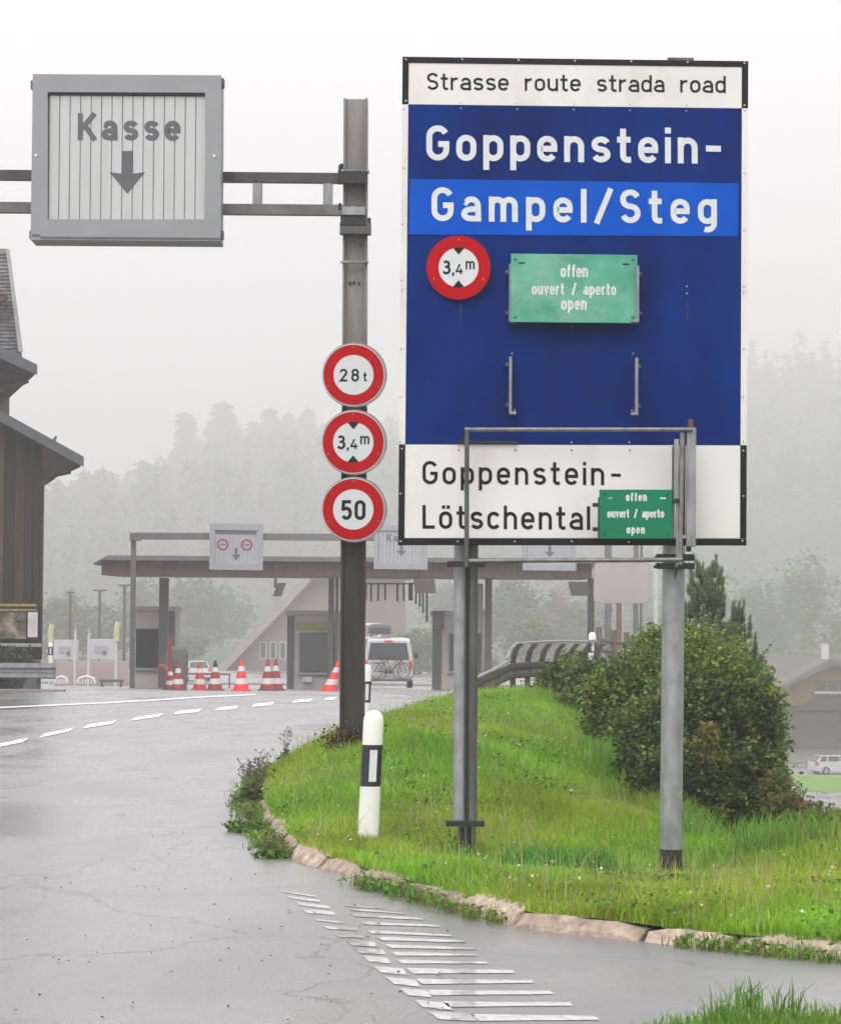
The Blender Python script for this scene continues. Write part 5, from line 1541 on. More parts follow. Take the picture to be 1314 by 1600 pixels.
def side_car(px, Y, z, heading, label, name='parked_car', L=4.3, body=CARW):
    """small estate/hatchback, heading = angle of its nose in the xy plane"""
    c = at(px, 1100, Y); a = math.radians(heading)
    fr = Frame((c.x, Y, z), (math.cos(a), math.sin(a), 0), (0, 0, 1))       # u forward, n = right-hand side
    t = thing(name, (c.x, Y, z), label, 'car')
    h = L / 2
    low = [(-h, .32), (-h + .05, .28), (h - .05, .28), (h, .4), (h - .02, .66), (h - .25, .80), (.95, .97), (-h + .1, 1.0), (-h, .85)]
    up = [(.95, .97), (.15, 1.42), (-.3, 1.48), (-h + .55, 1.44), (-h + .08, 1.0)]
    def sc(pl, w): return pl
    loft(fr, [(-.80, low), (-.86, [(u * .995, v) for u, v in low]), (.86, [(u * .995, v) for u, v in low]), (.80, low)][1:3], 'body', body, t)
    k = len(up)
    vs = [fr.p(u, v, -.80 + max(0, v - 1) * .35) for u, v in up] + [fr.p(u, v, .80 - max(0, v - 1) * .35) for u, v in up]
    MB().add(vs, [tuple(range(k - 1, -1, -1)), tuple(range(k, 2 * k))] + [(i, (i + 1) % k, k + (i + 1) % k, k + i) for i in range(k)]).build('cabin', body, t)
    for s_ in (-1, 1):
        for (u0, u1, uu0, uu1) in ((-.12, .78, -.12, .2), (-1.15, -.2, -1.1, -.2), (-1.85, -1.25, -1.6, -1.2)):
            P = [(u0, 1.01), (u1, 1.01), (uu1, 1.38), (uu0, 1.38)]
            off = lambda v: s_ * (.812 - (v - 1) * .35)
            vs = [fr.p(u, v, off(v)) for u, v in P]
            MB().add(vs, [(0, 1, 2, 3)]).build('side_window', GLASSD, t)
        for u in (-h + .8, h - .85):
            wheel(t, fr.p(u, .31, s_ * .78), .31, .2, tuple(fr.n))
        MB().fbox(fr, -h - .01, -h + .2, .72, .98, min(s_ * .70, s_ * .875), max(s_ * .70, s_ * .875)).build('tail_light', REDL, t)
        MB().tube([fr.p(.4, 1.46, s_ * .6), fr.p(-1.5, 1.5, s_ * .6)], .02, 5).build('roof_rail', BLACKM, t)
        MB().fbox(fr, h - .2, h - .005, .60, .76, min(s_ * .55, s_ * .8), max(s_ * .55, s_ * .8)).build('headlight', GREYF, t)
    vs = [fr.p(-h + .06, 1.03, -.7), fr.p(-h + .06, 1.03, .7), fr.p(-h + .5, 1.42, .58), fr.p(-h + .5, 1.42, -.58)]
    MB().add([v + fr.u * -.02 for v in vs], [(0, 1, 2, 3)]).build('rear_window', GLASSD, t)
    vs = [fr.p(.93, 1.0, -.7), fr.p(.93, 1.0, .7), fr.p(.2, 1.41, .58), fr.p(.2, 1.41, -.58)]
    MB().add([v + fr.u * .02 + fr.v * .02 for v in vs], [(3, 2, 1, 0)]).build('windscreen', GLASSD, t)
side_car(306, 200, zt(200), 100, 'white car half hidden behind the left toll cones')

# left background: pump islands / panels, poles, racks
def info_panel(x0, y0, x1, y1, Y, label):
    t = thing('information_board', tuple(at((x0 + x1) / 2, 1078, Y)), label, 'panel')
    tbox(x0, y0, x1, y1, Y, .3, mat('pump_white', (.50, .50, .52), .5, 0, .04, 1), 'board', t)
    tbox((x0 * .6 + x1 * .4) - 8, y0 + 10, (x0 * .4 + x1 * .6) + 4, y1 - 10, Y - .02, .05, GREYF, 'inset', t)
    tbox((x0 + x1) / 2 + 1, y0 + 18, (x0 + x1) / 2 + 6, y0 + 24, Y - .05, .03, INKF, 'emblem', t)
    tbox(x0 + 1, y1 + 1, x0 + 3, 1077, Y, .1, GREYF, 'leg', t, True); tbox(x1 - 3, y1 + 1, x1 - 1, 1077, Y, .1, GREYF, 'leg', t, True)
info_panel(84, 1000, 122, 1031, 110, 'left of the two white panels on poles beyond the guardrail end')
info_panel(140, 999, 180, 1031, 110, 'right of the two white panels on poles beyond the guardrail end')
def flag_pole(x, y0, Y, tip, label):
    t = thing('flag_pole', tuple(at(x, 1078, Y)), label, 'pole', 'slim poles around the white panels')
    MB().tube([at(x, y0 + 14, Y), Vector((at(x, y0, Y).x, Y, zt(Y)))], .055, 7).build('pole', mat('pole_pale', (.55, .56, .55), .5), t)
    if tip: MB().tube([at(x + 0, y0 + 30, Y), at(x + .5, y0 + 10, Y), at(x + 3, y0, Y)], .12, 7).build('tip', mat('yellow_green_tip', (.50, .54, .30), .6), t)
    else: MB().tube([at(x, y0 + 16, Y), at(x, y0, Y)], .03, 6).build('tip', GREYF, t)
flag_pole(79, 976, 108, True, 'slim pole with yellow green tip left of the white panels')
flag_pole(118, 972, 109, False, 'slim pale pole right of the left white panel')
flag_pole(139, 976, 109, False, 'slim pale pole left of the right white panel')
flag_pole(182, 972, 108, True, 'slim pole with yellow green tip right of the white panels')
def street_lamp(x, y0, Y, arm, label):
    t = thing('street_lamp', tuple(at(x, 1078, Y)), label, 'street lamp', 'distant street lamps beyond the toll plaza')
    p = at(x, y0, Y)
    MB().tube([p, Vector((p.x, Y, float(terrain(p.x, Y))))], .07, 7).build('pole', TOLL_POST, t)
    tbox(x - arm, y0 - 1.5, x + arm, y0 + .8, Y, .3, TOLL_POST, 'lamp_head', t)
street_lamp(110, 926, 125, 6, 'left of the three distant street lamps')
street_lamp(156, 923, 125, 11, 'middle of the three distant street lamps')
street_lamp(195, 915, 120, 10, 'right of the three distant street lamps beside the toll gantry post')
for i, (x, w_) in enumerate(((96, 10), (135, 14))):
    t = thing('bike_rack', tuple(at(x, 1078, 100)), ['left white hoop rack at the end of the guardrail', 'right white hoop rack below the white panels'][i], 'bike rack', 'white hoop racks')
    MB().tube([at(x - w_, 1068, 100), at(x - w_ * .8, 1060, 100), at(x, 1057, 100), at(x + w_ * .8, 1060, 100), at(x + w_, 1068, 100)], .05, 6).build('hoop', mat('frame_white', (.75, .75, .74), .5), t)
    for k in range(6):
        xx = x - w_ * .8 + w_ * 1.6 * k / 5
        tbox(xx, 1062, xx + 2, 1069, 100, .05, mat('frame_white', (.75, .75, .74), .5), 'rung', t)
t = thing('bench', tuple(at(173, 1078, 98)), 'low dark bench in front of the right white panel', 'bench')
tbox(155, 1062, 192, 1066, 98, .4, TOLL_POST, 'seat', t)
tbox(157, 1066.5, 160, 1076, 98, .3, TOLL_POST, 'leg', t, True); tbox(187, 1066.5, 190, 1076, 98, .3, TOLL_POST, 'leg', t, True)
t = thing('low_wall', tuple(at(140, 1080, 104)), 'pinkish low wall behind the racks', 'wall')
tbox(84, 1034, 200, 1064, 112.5, .4, mat('pink_render', (.42, .32, .31), .7, 0, .1, 1), 'panel', t, True)
p = at(78, 1035, 63)
t = delineator(79, 1040, 79, 1004, 61, 3.6, 1011, 1024, -1, 1.5, 'small delineator post at the end of the left guardrail')

# big board on posts behind right (pinkish face)
t = thing('blank_sign', tuple(at(966, 1040, 74)), 'pale blank sign board on a thin brown post right of the canopy', 'sign')
f_ = facing(971, 911, 74)
u0, v0 = f_.px(927, 943); u1, v1 = f_.px(1016, 879)
rr = .12
pl = []
for (cx, cy, a0) in ((u1 - rr, v1 - rr, 0), (u0 + rr, v1 - rr, 90), (u0 + rr, v0 + rr, 180), (u1 - rr, v0 + rr, 270)):
    pl += [(cx + rr * math.cos(math.radians(a0 + q)), cy + rr * math.sin(math.radians(a0 + q))) for q in (0, 30, 60, 90)]
MB().prism(f_, pl, -.05, 0).build('edge', mat('sign_edge', (.32, .27, .26), .5), t)
MB().prism(f_, [(a * .965, b_ * .955) for a, b_ in pl], .001, .006).build('face', mat('sign_pale_pink', (.43, .375, .35), .5, 0, .12, .8), t)
MB().tube([at(967, 943, 74.1), Vector((at(967, 943, 74.1).x, 74.1, -1.6))], .075, 8).build('post', mat('rust_paint', (.22, .10, .08), .7), t)
t = thing('street_lamp', tuple(at(1021, 1050, 80)), 'tall pale pole rising behind the right post clamps', 'pole')
MB().tube([at(1026, 620, 80), Vector((at(1026, 700, 80).x, 80, -2))], .09, 8).build('pole', mat('pole_pale', (.55, .56, .55), .5), t)
t = thing('portal_post', tuple(at(1000, 1050, 83)), 'twin grey posts right of the blank sign board', 'post')
for x, w_ in ((990, 8), (1000.5, 4)): tbox(x, 820, x + w_, 1050, 83, .25, TOLL_GREY, 'post', t)

# timber fence
t = thing('timber_fence', tuple(at(960, 1040, 50)), 'rough timber post fence between guardrail and shrubs', 'fence')
WOODF = mat('grey_fence_wood', (.16, .125, .10), .85, 0, .3, 10, (1, 1, .2), .3)
for i, (x, y) in enumerate(((936, 980), (959, 985), (979, 988), (990, 992), (1006, 996), (1020, 1000))):
    Y = 50 + i * 2
    p = at(x, y, Y); MB().tube([p, Vector((p.x + .02, Y, p.z - 1.5))], .06, 7).build('fence_post', WOODF, t)
for (ya, yb) in ((1000, 1012), (1016, 1024)):
    MB().tube([at(936, ya, 50), at(1022, yb, 60)], .04, 6).build('fence_rail', WOODF, t)

# ================================================================== left: barn, guardrail
LB = 62.0
BARNW = [mat('barn_wood_%s' % n_, c, .85, 0, .45, 3, (2.5, 2.5, .22), .4, 12, dirt=d, dirt_amt=.7) for n_, c, d in
         (('dark', (.018, .012, .011), (.007, .005, .005)), ('brown', (.044, .022, .018), (.014, .009, .008)), ('faded', (.075, .050, .042), (.022, .014, .012)))]
SLATE = mat('lead_fascia', (.075, .085, .095), .5, .1, .2, 3)
SOFFIT = mat('soffit_wood', (.055, .040, .034), .8, 0, .3, 4)
ROOFS = mat('slate_roof', (.11, .11, .12), .6, 0, .3, 4, bump=.3)
barn = thing('barn', tuple(at(0, 1085, LB)), 'dark brown timber barn with a grey edged gable roof at the left', 'barn')
zg = zt(LB) - .1
xr = at(64.5, 900, LB).x
# wall planks up to the roof line
def roofz(x):   # underside of verge at wall plane, from pixel line (130,728)->(0,660)
    pxx = 657 + x * F / LB
    return at(130, 731, LB).z + (130 - pxx) * (71 / 130) * LB / F
x = xr; i = 0
while x > xr - 9.5:
    w_ = random.choice((.16, .2, .24))
    x0_ = x - w_
    zt1, zt0 = min(roofz(x), 13), min(roofz(x0_), 13)
    y_ = LB + random.uniform(0, .03)
    vs = [(x0_ + .006, y_, zg + .8), (x - .006, y_, zg + .8), (x - .006, y_, zt1), (x0_ + .006, y_, zt0)]
    vs += [(a, b_ + .05, c) for a, b_, c in vs]
    MB().add(vs, [(0, 1, 2, 3), (7, 6, 5, 4), (0, 4, 5, 1), (1, 5, 6, 2), (2, 6, 7, 3), (3, 7, 4, 0)]).build('plank', BARNW[[0, 0, 1, 0, 2, 1, 0][i % 7]], barn)
    x = x0_; i += 1
# side wall (right) planks and body
BK = Vector((-2.6, 12, 0))
P = [Vector((xr - 9.4, LB + .1, zg)), Vector((xr - .03, LB + .1, zg)), Vector((xr - .03, LB + .1, roofz(xr) - .05)), Vector((xr - 9.4, LB + .1, roofz(xr) - .05))]
MB().add(P + [q + BK for q in P], [(0, 1, 2, 3), (7, 6, 5, 4), (0, 4, 5, 1), (1, 5, 6, 2), (2, 6, 7, 3), (3, 7, 4, 0)]).build('inner_wall', BARNW[0], barn)
MB().box(xr - 9.4, xr + .0, LB - .05, LB + .12, zg, zg + .8).build('plinth', mat('wet_concrete', (.15, .13, .12), .6, 0, .25, 5), barn)
MB().box(xr - .02, xr + .03, LB - .02, LB + .1, zg + .8, roofz(xr) - .03).build('corner_board', BARNW[1], barn)
# roof: verge fascia in front plane, roof plate behind
def roof_slab(tipx, tipy0, tipy1, leftx, ly0, ly1, Y0, Y1, parent, m, mroof, name):
    T0, T1 = at(tipx, tipy0, Y0), at(tipx, tipy1, Y0); L0, L1 = at(leftx, ly0, Y0), at(leftx, ly1, Y0)
    vs = [T0, L0, L1, T1]; vs = [Vector(v) for v in vs] + [v + Vector((0, .10, 0)) for v in vs]
    MB().add(vs, [(0, 1, 2, 3), (7, 6, 5, 4), (0, 4, 5, 1), (1, 5, 6, 2), (2, 6, 7, 3), (3, 7, 4, 0)]).build(name, m, parent)
    a = .06
    vs = [T0 + Vector((0, .1, -.01)), L0 + Vector((0, .1, -.01)), L0.lerp(L1, .75) + Vector((0, .1, 0)), T0.lerp(T1, .75) + Vector((0, .1, 0))]
    vs = vs + [v + Vector((-.24 * (Y1 - Y0), Y1 - Y0, -.0)) for v in vs]
    MB().add(vs, [(0, 1, 2, 3), (7, 6, 5, 4), (0, 4, 5, 1), (1, 5, 6, 2), (2, 6, 7, 3), (3, 7, 4, 0)]).build('roof', mroof, parent)
roof_slab(130, 713, 729, -330, 458, 478, 61.0, 75, barn, SLATE, ROOFS, 'verge_board')
# soffit: dark boarded underside and eave beams
MB().add([at(127, 729, 61.1), at(66, 694, 61.1), at(66, 748, 61.8), at(100, 742, 62.2)], [(0, 1, 2, 3)]).build('soffit', SOFFIT, barn)
MB().tube([at(66, 744, 61.9), at(110, 735, 61.9)], .08, 6).build('bracket', SOFFIT, barn)
MB().tube([at(64, 757, 61.9), at(84, 744, 61.9)], .07, 6).build('bracket', SOFFIT, barn)
MB().tube([at(84, 689, 61.05), at(88, 681, 61.05)], [.05, .02], 6).build('snow_hook', SLATE, barn)
# horizontal purlin of the window strip, poster
t = thing('poster', tuple(at(30, 1000, LB - .1)), 'weathered poster with a yellow heading on the barn wall', 'poster')
tbox(-60, 943, 60, 1000, LB - .12, .04, BLACKM, 'backing', t)
tbox(-55, 944, 57, 947.5, LB - .17, .02, mat('yellow_print', (.26, .20, .05), .7, 0, .4, 14), 'heading', t)
tbox(-50, 952, 57, 955, LB - .17, .02, mat('yellow_print2', (.22, .16, .05), .7, 0, .5, 14), 'heading', t)
tbox(-55, 957, 41, 998, LB - .17, .02, mat('poster_picture', (.07, .05, .035), .7, 0, .9, 3.2, dirt=(.42, .36, .27), dirt_amt=1.0), 'picture', t)
tbox(43, 957, 59, 996, LB - .17, .02, mat('poster_white', (.50, .48, .47), .7, 0, .15, 4), 'notice', t)
MB().box(xr - 9.4, xr + .05, LB - .35, LB - .1, at(0, 1010, LB).z, at(0, 1005, LB).z).build('ledge', mat('ledge_grey', (.3, .29, .28), .6), barn)
# hedge
v, f, c = crown([(xr - 1.2 + k * -1.5, 60.6, .62, .95, .35, .22) for k in range(5)] + [(xr - .45, 60.6, .5, .5, .35, .3)], 900, 10, .09, .07, [((.03, .055, .02), 4), ((.05, .085, .025), 2)], hollow=.1)
hd = thing('hedge', (xr - 2, 60.6, zg), 'dark low hedge between the barn and the guardrail', 'hedge')
big_mesh('crown', v, f, LEAF, hd, cols=c)
MB().box(xr - 6, xr - .2, 60.45, 60.75, zg, .7).build('stem', mat('hedge_core', (.02, .03, .012), .9), hd)
# guardrail left
gl = thing('guardrail', tuple(at(40, 1080, 58)), 'galvanised wave beam guardrail in front of the barn hedge', 'guardrail')
vs = []
for (px_) in (-500, -200, 40, 88):
    p = at(px_, 1036, 58)
    for (dz, dy) in ((0, 0), (-.03, -.08), (-.10, -.08), (-.15, 0), (-.19, 0), (-.24, -.08), (-.31, -.08), (-.34, 0)): vs.append((p.x, p.y + dy, at(40, 1036, 58).z + dz))
o = MB().add(vs, [(k * 8 + j, k * 8 + j + 1, (k + 1) * 8 + j + 1, (k + 1) * 8 + j) for k in range(3) for j in range(7)]).build('wave_beam', GALV, gl)
md = o.modifiers.new('thick', 'SOLIDIFY'); md.thickness = .01
for px_ in (-300, -120, 60): tbox(px_ - 3, 1036, px_ + 3, 1080, 58.1, .12, GALV_DARK, 'post', gl, True)
tbox(-500, 1078, 100, 1086, 57.6, .3, mat('kerb_grey', (.22, .19, .18), .7), 'kerb', gl, False)
hd2 = thing('ground_cover', (xr - 1.5, 58.6, zg), 'dark ivy like planting under the guardrail', 'plant')
v, f, c = crown([(xr - .6 + k * -1.2, 58.7, .22, .75, .25, .25) for k in range(6)], 800, 10, .08, .06, [((.025, .045, .018), 4), ((.045, .075, .02), 1)], hollow=.1)
big_mesh('crown', v, f, LEAF, hd2, cols=c)

# upper building with shingled steep gable
UY = 70.0
up = thing('shingled_building', tuple(at(-40, 1085, UY)), 'taller building behind the barn with steep shingled roof and jutting grey eave', 'building')
roof_slab(57.5, 569, 585, -300, 395, 428, UY - 3, UY + 9, up, SLATE, ROOFS, 'verge_board')
MB().add([at(55, 585, UY - 2.9), at(-60, 527, UY - 2.9), at(-60, 600, UY - 1.6), at(15, 600, UY - 1.6), at(45, 594, UY - 2)], [(0, 1, 2, 3, 4)]).build('soffit', SOFFIT, up)
MB().tube([at(-30, 622, UY - 2), at(44, 594, UY - 2)], .07, 6).build('brace', SOFFIT, up)
# shingle courses
SH = [mat('shingle_%s' % n_, c, .8, 0, .35, 6, bump=.3) for n_, c in (('grey', (.20, .195, .195)), ('blue', (.15, .16, .175)), ('brown', (.19, .165, .16)))]
ny = 30
for i in range(ny):
    ya, yb = 390 + (560 - 390) * i / ny, 390 + (560 - 390) * (i + 1) / ny
    xe0, xe1 = 11 + 21 * (ya - 390) / 155, 11 + 21 * (yb - 390) / 155
    xx = -60.0
    while xx < xe1 - 1:
        w_ = random.uniform(7, 13); x2 = min(xx + w_, xe1 if i else xe0)
        if xe1 - x2 < 3: x2 = xe1
        j = random.uniform(-.01, .01)
        P = [at(xx, ya, UY + .3 + j), at(min(x2, xe0) - .2, ya, UY + .3 + j), at(x2 - .25, yb + .6, UY + .24 + j), at(xx, yb + .6, UY + .24 + j)]
        vs = P + [q + Vector((0, .05, 0)) for q in P]
        MB().add(vs, [(3, 2, 1, 0), (4, 5, 6, 7), (0, 1, 5, 4), (1, 2, 6, 5), (2, 3, 7, 6), (3, 0, 4, 7)]).build('shingle', random.choice(SH), up)
        xx = x2
P = [at(-300, 388, UY + .4), at(12, 388, UY + .4), at(35, 560, UY + .35), at(-300, 560, UY + .35)]
vs = P + [q + Vector((-2.5, 6, 0)) for q in P]
MB().add(vs, [(3, 2, 1, 0), (4, 5, 6, 7), (0, 1, 5, 4), (1, 2, 6, 5), (2, 3, 7, 6), (3, 0, 4, 7)]).build('gable_wall', SH[0], up)
P = [at(9, 388, UY + .15), at(14, 389, UY + .15), at(35, 549, UY + .1), at(29, 549, UY + .1)]
vs = P + [q + Vector((0, .12, 0)) for q in P]
MB().add(vs, [(3, 2, 1, 0), (4, 5, 6, 7), (0, 1, 5, 4), (1, 2, 6, 5), (2, 3, 7, 6), (3, 0, 4, 7)]).build('edge_board', mat('pale_edge', (.36, .36, .36), .6), up)
P = [at(-40, 444, UY - .4), at(9, 461, UY - .4), at(3, 469, UY - .4), at(-40, 484, UY - .2)]
vs = P + [q + Vector((0, .5, 0)) for q in P]
MB().add(vs, [(3, 2, 1, 0), (4, 5, 6, 7), (0, 1, 5, 4), (1, 2, 6, 5), (2, 3, 7, 6), (3, 0, 4, 7)]).build('small_eave', SOFFIT, up)
MB().box(at(-300, 600, UY).x, at(-40, 600, UY).x, UY + .8, UY + 6, zg - .5, at(0, 450, UY).z).build('wall', BARNW[1], up)

# ================================================================== right valley chalet
def chalet():
    Y = 212.0; zb = -10.0 + float(hills(0, 212))
    t = thing('chalet', tuple(at(1250, 1168, Y)), 'brown chalet with long grey roofs, white garage wall and chimney in the valley', 'chalet')
    RG = mat('chalet_roof_grey', (.11, .10, .105), .6, 0, .12, .5); RD = mat('chalet_roof_dark', (.035, .024, .024), .6, 0, .2, .6)
    OR = mat('chalet_timber', (.26, .125, .05), .7, 0, .2, .8); WH = mat('chalet_white_wall', (.62, .58, .57), .7, 0, .06, .4)
    # white garage wall
    f_ = facing(1300, 1165, Y)
    def q(x0, y0, x1, y1, dep, m, name, n=0.0):
        u0, v0 = f_.px(x0, y1); u1, v1 = f_.px(x1, y0)
        return MB().fbox(f_, u0, u1, v0, v1, -dep, n).build(name, m, t)
    q(1180, 1165, 1420, 1212, 10, WH, 'garage_wall')
    for i in range(5):
        q(1226 + i * 38, 1170, 1260 + i * 38, 1199, .1, mat('garage_door', (.52, .49, .48), .6), 'garage_door', .08)
    # dark lower roof sloping toward us
    P = [at(1180, 1166, Y - 1.5), at(1420, 1168, Y - 1.5), at(1420, 1109, Y + 3), at(1180, 1108, Y + 3)]
    vs = P + [p_ + Vector((0, .1, .25)) for p_ in P]
    MB().add(vs, [(3, 2, 1, 0), (4, 5, 6, 7), (0, 1, 5, 4), (1, 2, 6, 5), (2, 3, 7, 6), (3, 0, 4, 7)]).build('lower_roof', RD, t)
    # timber gable front
    gl_ = [(1222, 1109), (1420, 1112), (1420, 1085), (1296, 1036), (1222, 1066)]
    f3 = facing(1300, 1100, Y + 3.3)
    pl = [f3.px(*a) for a in gl_]
    MB().prism(f3, pl, -6, 0).build('gable_wall', OR, t)
    for (x0, x1) in ((1275, 1290), (1294, 1308), (1312, 1326)):
        u0, v0 = f3.px(x0, 1080); u1, v1 = f3.px(x1, 1064)
        w = MB().fbox(f3, u0, u1, v0, v1, -.05, .06).build('window', GLASSD, t)
    u0, v0 = f3.px(1270, 1084); u1, v1 = f3.px(1420, 1081); MB().fbox(f3, u0, u1, v0, v1, 0, .9).build('balcony', GREYF, t)
    # porch roof dark shape
    MB().prism(f3, [f3.px(1240, 1109), f3.px(1420, 1109), f3.px(1420, 1090), f3.px(1275, 1090)], .1, 1.2).build('porch_roof', RD, t)
    # gable roof verges
    def verge(pts, name, m, n0, n1):
        MB().prism(f3, [f3.px(*a) for a in pts], n0, n1).build(name, m, t)
    verge([(1212, 1073), (1220, 1075), (1300, 1038), (1300, 1031), (1293, 1030)], 'gable_roof', RG, -6, 1.4)
    verge([(1300, 1038), (1420, 1086), (1420, 1079), (1300, 1031)], 'gable_roof', RG, -6, 1.4)
    # main grey roof behind, ridge at y 1022
    P = [at(1170, 1106, Y + 4), at(1420, 1108, Y + 4), at(1420, 1024, Y + 11), at(1160, 1021, Y + 11)]
    vs = P + [p_ + Vector((0, .3, -.3)) for p_ in P]
    MB().add(vs, [(0, 1, 2, 3), (7, 6, 5, 4), (0, 4, 5, 1), (1, 5, 6, 2), (2, 6, 7, 3), (3, 7, 4, 0)]).build('main_roof', RG, t)
    f4 = facing(1289, 1020, Y + 9)
    u0, v0 = f4.px(1284, 1030); u1, v1 = f4.px(1295, 1004); ch = MB().fbox(f4, u0, u1, v0, v1, -.6, 0).build('chimney', WH, t)
    u0, v0 = f4.px(1282.5, 1004); u1, v1 = f4.px(1296.5, 1000.5); MB().fbox(f4, u0, u1, v0, v1, -.7, .1).build('cap', OR, ch)
    u0, v0 = f4.px(1287, 1000); u1, v1 = f4.px(1292, 992); MB().fbox(f4, u0, u1, v0, v1, -.4, -.1).build('pot', RG, ch)
chalet()
zc = float(terrain(at(1300, 1198, 203).x, 203)) + .02
side_car(1308, 203, zc, 18, 'white estate car parked in front of the valley chalet')
t = thing('low_fence', tuple(at(1240, 1198, 198)), 'low dark rail left of the parked valley car', 'fence')
cross(1228, 1192, 1262, 1192, 1.5, 198, TOLL_POST, 'rail', t, .1)
for x in (1229, 1245, 1260): tbox(x, 1192, x + 1.6, 1200, 198, .1, TOLL_POST, 'post', t)

# chalet behind toll (foggy)
def back_house():
    Y = 240
    t = thing('large_chalet', tuple(at(450, 1075, Y)), 'big pale brown chalet with a steep roof edge in the fog behind the toll booths', 'chalet')
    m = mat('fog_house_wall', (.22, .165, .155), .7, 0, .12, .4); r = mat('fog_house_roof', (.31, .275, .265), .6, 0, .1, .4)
    f_ = facing(450, 1075, Y)
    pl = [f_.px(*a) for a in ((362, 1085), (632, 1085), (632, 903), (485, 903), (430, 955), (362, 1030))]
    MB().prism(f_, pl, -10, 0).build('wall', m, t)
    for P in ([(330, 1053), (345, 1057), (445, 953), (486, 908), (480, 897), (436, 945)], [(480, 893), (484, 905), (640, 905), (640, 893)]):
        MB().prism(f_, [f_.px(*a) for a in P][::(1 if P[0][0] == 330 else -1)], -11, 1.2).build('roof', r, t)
    for (x0, x1) in ((406, 416), (422, 432), (437, 447)):
        u0, v0 = f_.px(x0, 1030); u1, v1 = f_.px(x1, 1003)
        w = MB().fbox(f_, u0, u1, v0, v1, .001, .08).build('window', mat('frame_white', (.75, .75, .74), .5), t)
        MB().fbox(f_, u0 + .06, u1 - .06, v0 + .06, v1 - .06, .07, .09).build('pane', GLASSD, w)
    u0, v0 = f_.px(482, 905); u1, v1 = f_.px(494, 880)
    # ridge sheet top closing
back_house()

# ================================================================== trees
def conifer(base, H, R, n_lv=16, nb=9):
    """vertices, faces (tris) of drooping branch sprays round a trunk"""
    v, f = [], []
    k = 0
    for i in range(n_lv):
        fz = (i + .5) / n_lv; z = H * (.10 + .88 * fz); r = R * (1 - fz) ** .85 + .12
        for j in range(nb if fz < .7 else nb - 3):
            a = random.uniform(0, 6.283); L = r * random.uniform(.65, 1.15); w = L * .30
            ca, sa = math.cos(a), math.sin(a)
            dz = -L * random.uniform(.15, .5)
            c0 = (0, 0, z + L * .12)
            tipp = (ca * L, sa * L, z + dz)
            m1 = (ca * L * .55 - sa * w, sa * L * .55 + ca * w, z + dz * .7 - .1 * L); m2 = (ca * L * .55 + sa * w, sa * L * .55 - ca * w, z + dz * .7 - .1 * L)
            mt = (ca * L * .55, sa * L * .55, z + dz * .3)
            v += [c0, m1, tipp, m2, mt]
            f += [(k, k + 1, k + 4), (k + 4, k + 1, k + 2), (k, k + 4, k + 3), (k + 4, k + 2, k + 3)]
            k += 5
    # leader
    v += [(.06, 0, H * .9), (-.06, .05, H * .9), (0, -.06, H * .9), (0, 0, H)]
    f += [(k, k + 1, k + 3), (k + 1, k + 2, k + 3), (k + 2, k, k + 3)]
    return np.array(v), np.array(f)
CON = mat('conifer_green', (.065, .10, .055), .8, 0, .3, .8)
protoF = [conifer(0, 1.0, .15, 16, 7) for _ in range(4)]
protoC = [conifer(0, 1.0, .135, 34, 11) for _ in range(5)]
def single_conifer(px, pyt, Y, H, label, R=1.0):
    tp = at(px, pyt, Y); zb = tp.z - H
    t = thing('conifer', (tp.x, Y, zb), label, 'conifer')
    v, f = random.choice(protoC)
    v = v * np.array([H * R, H * R, H]) + np.array([tp.x, Y, zb])
    big_mesh('crown', v, f, CON, t)
    MB().tube([(tp.x, Y, zb - 1), (tp.x, Y, zb + H * .9)], H * .015, 6, r1=.03).build('trunk', BARK, t)
desc = ['tall foggy conifer, {} of the row on the left hillside']
row = [(290, 640, 1130, 'leftmost of the tallest foggy conifers above the toll canopy'), (334, 655, 1140, 'shorter foggy conifer just left of the tallest one'), (350, 624, 1120, 'tallest foggy conifer above the toll canopy'),
       (372, 680, 1150, 'foggy conifer touching the right side of the tallest one'), (423, 634, 1180, 'foggy conifer with a broad top left of the gantry beam'), (400, 664, 1190, 'pale foggy conifer left of the broad topped one'), (450, 642, 1190, 'pale foggy conifer right of the broad topped one'),
       (480, 634, 1200, 'pale foggy conifer nearest the left side of the gantry beam'), (505, 660, 1200, 'pale foggy conifer partly behind the round signs'), (240, 725, 1000, 'smaller foggy conifer at the left foot of the row'),
       (150, 742, 860, 'foggy conifer just right of the barn eave'), (110, 775, 820, 'foggy conifer beside the barn wall'), (195, 770, 860, 'foggy conifer above the left end of the toll gantry')]
for (px, py, Y, lb) in row:
    tp = at(px, py, Y); single_conifer(px, py, Y, max(18, tp.z - float(terrain(tp.x, Y))), lb, random.uniform(.85, 1.1))
# forest as one mass
def forest():
    V, Fc, k = [], [], 0
    def put(px, Y, H):
        nonlocal k
        x = (px - 657) * Y / F; z = float(terrain(x, Y))
        v, f = protoF[random.randrange(4)]
        a = random.uniform(0, 6.28); ca, sa = math.cos(a), math.sin(a)
        vv_ = v * np.array([H * .85, H * .85, H]); vv_ = np.stack([vv_[:, 0] * ca - vv_[:, 1] * sa, vv_[:, 0] * sa + vv_[:, 1] * ca, vv_[:, 2]], 1) + np.array([x, Y, z - .5])
        V.append(vv_); Fc.append(f + k); k += len(v)
    for i in range(1500):
        Y = 640 + 660 * random.random() ** .75
        put(random.uniform(-150, 1460), Y, random.uniform(20, 34) * (.75 if Y < 760 else 1))
    for i in range(160):
        Y = random.uniform(600, 700)
        put(random.uniform(-100, 1400), Y, random.uniform(9, 20))
    big_mesh('forest', np.concatenate(V), np.concatenate(Fc), CON, label='foggy conifer forest climbing the mountainside', kind='stuff')
forest()

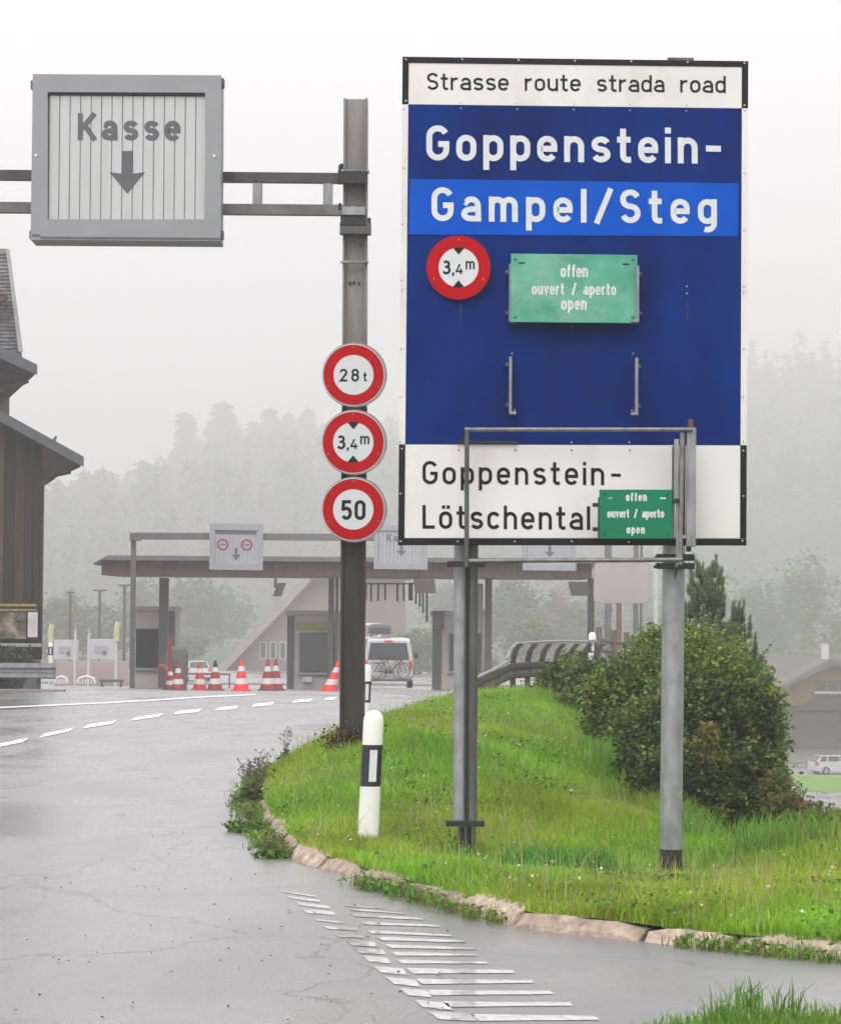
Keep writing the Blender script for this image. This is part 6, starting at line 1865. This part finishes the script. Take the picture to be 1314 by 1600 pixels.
def broadleaf(px, Y, top_py, Rpx, cols, label, base_py=None, nc=260, nl=16):
    c = at(px, top_py, Y); s_ = Y / F; R = Rpx * s_
    zb = float(terrain(c.x, Y)); H = c.z - zb
    t = thing('broadleaf_tree', (c.x, Y, zb), label, 'tree')
    bl = []
    for k in range(6):
        bl.append((c.x + random.uniform(-.45, .45) * R, Y + random.uniform(-.4, .4) * R, zb + H * random.uniform(.35, .75), R * random.uniform(.45, .7), R * random.uniform(.45, .7), H * random.uniform(.18, .27)))
    bl.append((c.x, Y, zb + H * .75, R * .5, R * .5, H * .25)); bl.append((c.x, Y, zb + H * .3, R * .8, R * .7, H * .3))
    v, f, cc = crown(bl, nc, nl, R * .14, max(.10, R * .075), cols, hollow=.35)
    big_mesh('crown', v, f, LEAF, t, cols=cc)
    mb = MB(); mb.tube([(c.x, Y, zb - .5), (c.x + .1, Y, zb + H * .45), (c.x, Y, zb + H * .8)], R * .07, 7, r1=R * .02)
    for k in range(3):
        a = random.uniform(0, 6.28); mb.tube([(c.x, Y, zb + H * .3), (c.x + math.cos(a) * R * .5, Y + math.sin(a) * R * .5, zb + H * .62)], R * .035, 5, r1=R * .01)
    mb.build('trunk', BARK, t)
GA = [((.10, .17, .035), 3), ((.07, .13, .03), 3), ((.15, .21, .05), 1)]
GB = [((.17, .21, .05), 3), ((.12, .18, .04), 3), ((.09, .14, .03), 1)]
GC = [((.30, .20, .11), 3), ((.24, .20, .10), 2), ((.18, .19, .07), 1)]
bt = [(100, 300, 930, 60, GB, 'bright green tree beyond the barn corner'), (160, 310, 945, 55, GA, 'round tree behind the flag poles'), (222, 380, 900, 50, GA, 'foggy tree between gantry post and booth column'),
      (300, 380, 895, 60, GA, 'foggy green tree behind the left cones'), (345, 420, 915, 50, GA, 'foggy tree left of the pale chalet roof'), (285, 300, 990, 42, GB, 'low tree by the first toll booth'),
      (655, 230, 985, 40, GB, 'small yellow green tree right of the van'), (700, 400, 905, 50, GA, 'foggy tree behind the rightmost toll booth'), (800, 330, 900, 55, GA, 'green tree right of the rightmost booth, below the canopy'),
      (825, 260, 965, 44, GB, 'low green bush tree behind the curved guardrail'), (866, 330, 905, 36, GC, 'orange brown autumn tree under the right end of the canopy'), (905, 330, 940, 50, GB, 'pale green tree right of the orange one'),
      (950, 460, 890, 45, GA, 'foggy tree behind the blank sign board'), (1000, 440, 920, 45, GB, 'pale green tree behind the twin posts'), (745, 240, 1020, 44, GB, 'low bush behind the right booth'),
      (1085, 420, 860, 60, GB, 'foggy green tree behind the young pine'), (1150, 400, 885, 50, GA, 'foggy tree left of the chalet ridge'), (1210, 400, 905, 50, GA, 'darker foggy tree above the chalet roof'),
      (1265, 380, 860, 52, GB, 'light green tree above the chimney'), (1310, 350, 935, 45, GB, 'yellow green tree right of the chimney'), (1180, 760, 800, 60, GA, 'pale foggy tree higher on the right slope'), (1290, 780, 790, 60, GA, 'pale foggy tree highest on the right slope')]
for (px, Y, ty, R_, cols, lb) in bt: broadleaf(px, Y, ty, R_, cols, lb)

# ================================================================== haze
def haze():
    x0, x1, y0, y1, z0, z1 = -480, 500, -60, 1560, -25, 175
    mb = MB().box(x0, x1, y0, y1, z0, z1)
    m = bpy.data.materials.new('haze'); m.use_nodes = True
    n, l = m.node_tree.nodes, m.node_tree.links
    n.clear()
    out = n.new('ShaderNodeOutputMaterial'); v = n.new('ShaderNodeVolumePrincipled')
    v.inputs['Color'].default_value = (.999, .986, .996, 1); v.inputs['Density'].default_value = .0018; v.inputs['Anisotropy'].default_value = .55
    l.new(v.outputs[0], out.inputs['Volume'])
    mb.build('haze', m, kind='stuff', label='pale fog filling the valley')
haze()

for o in bpy.data.objects:
    if '_o' in o: del o['_o']
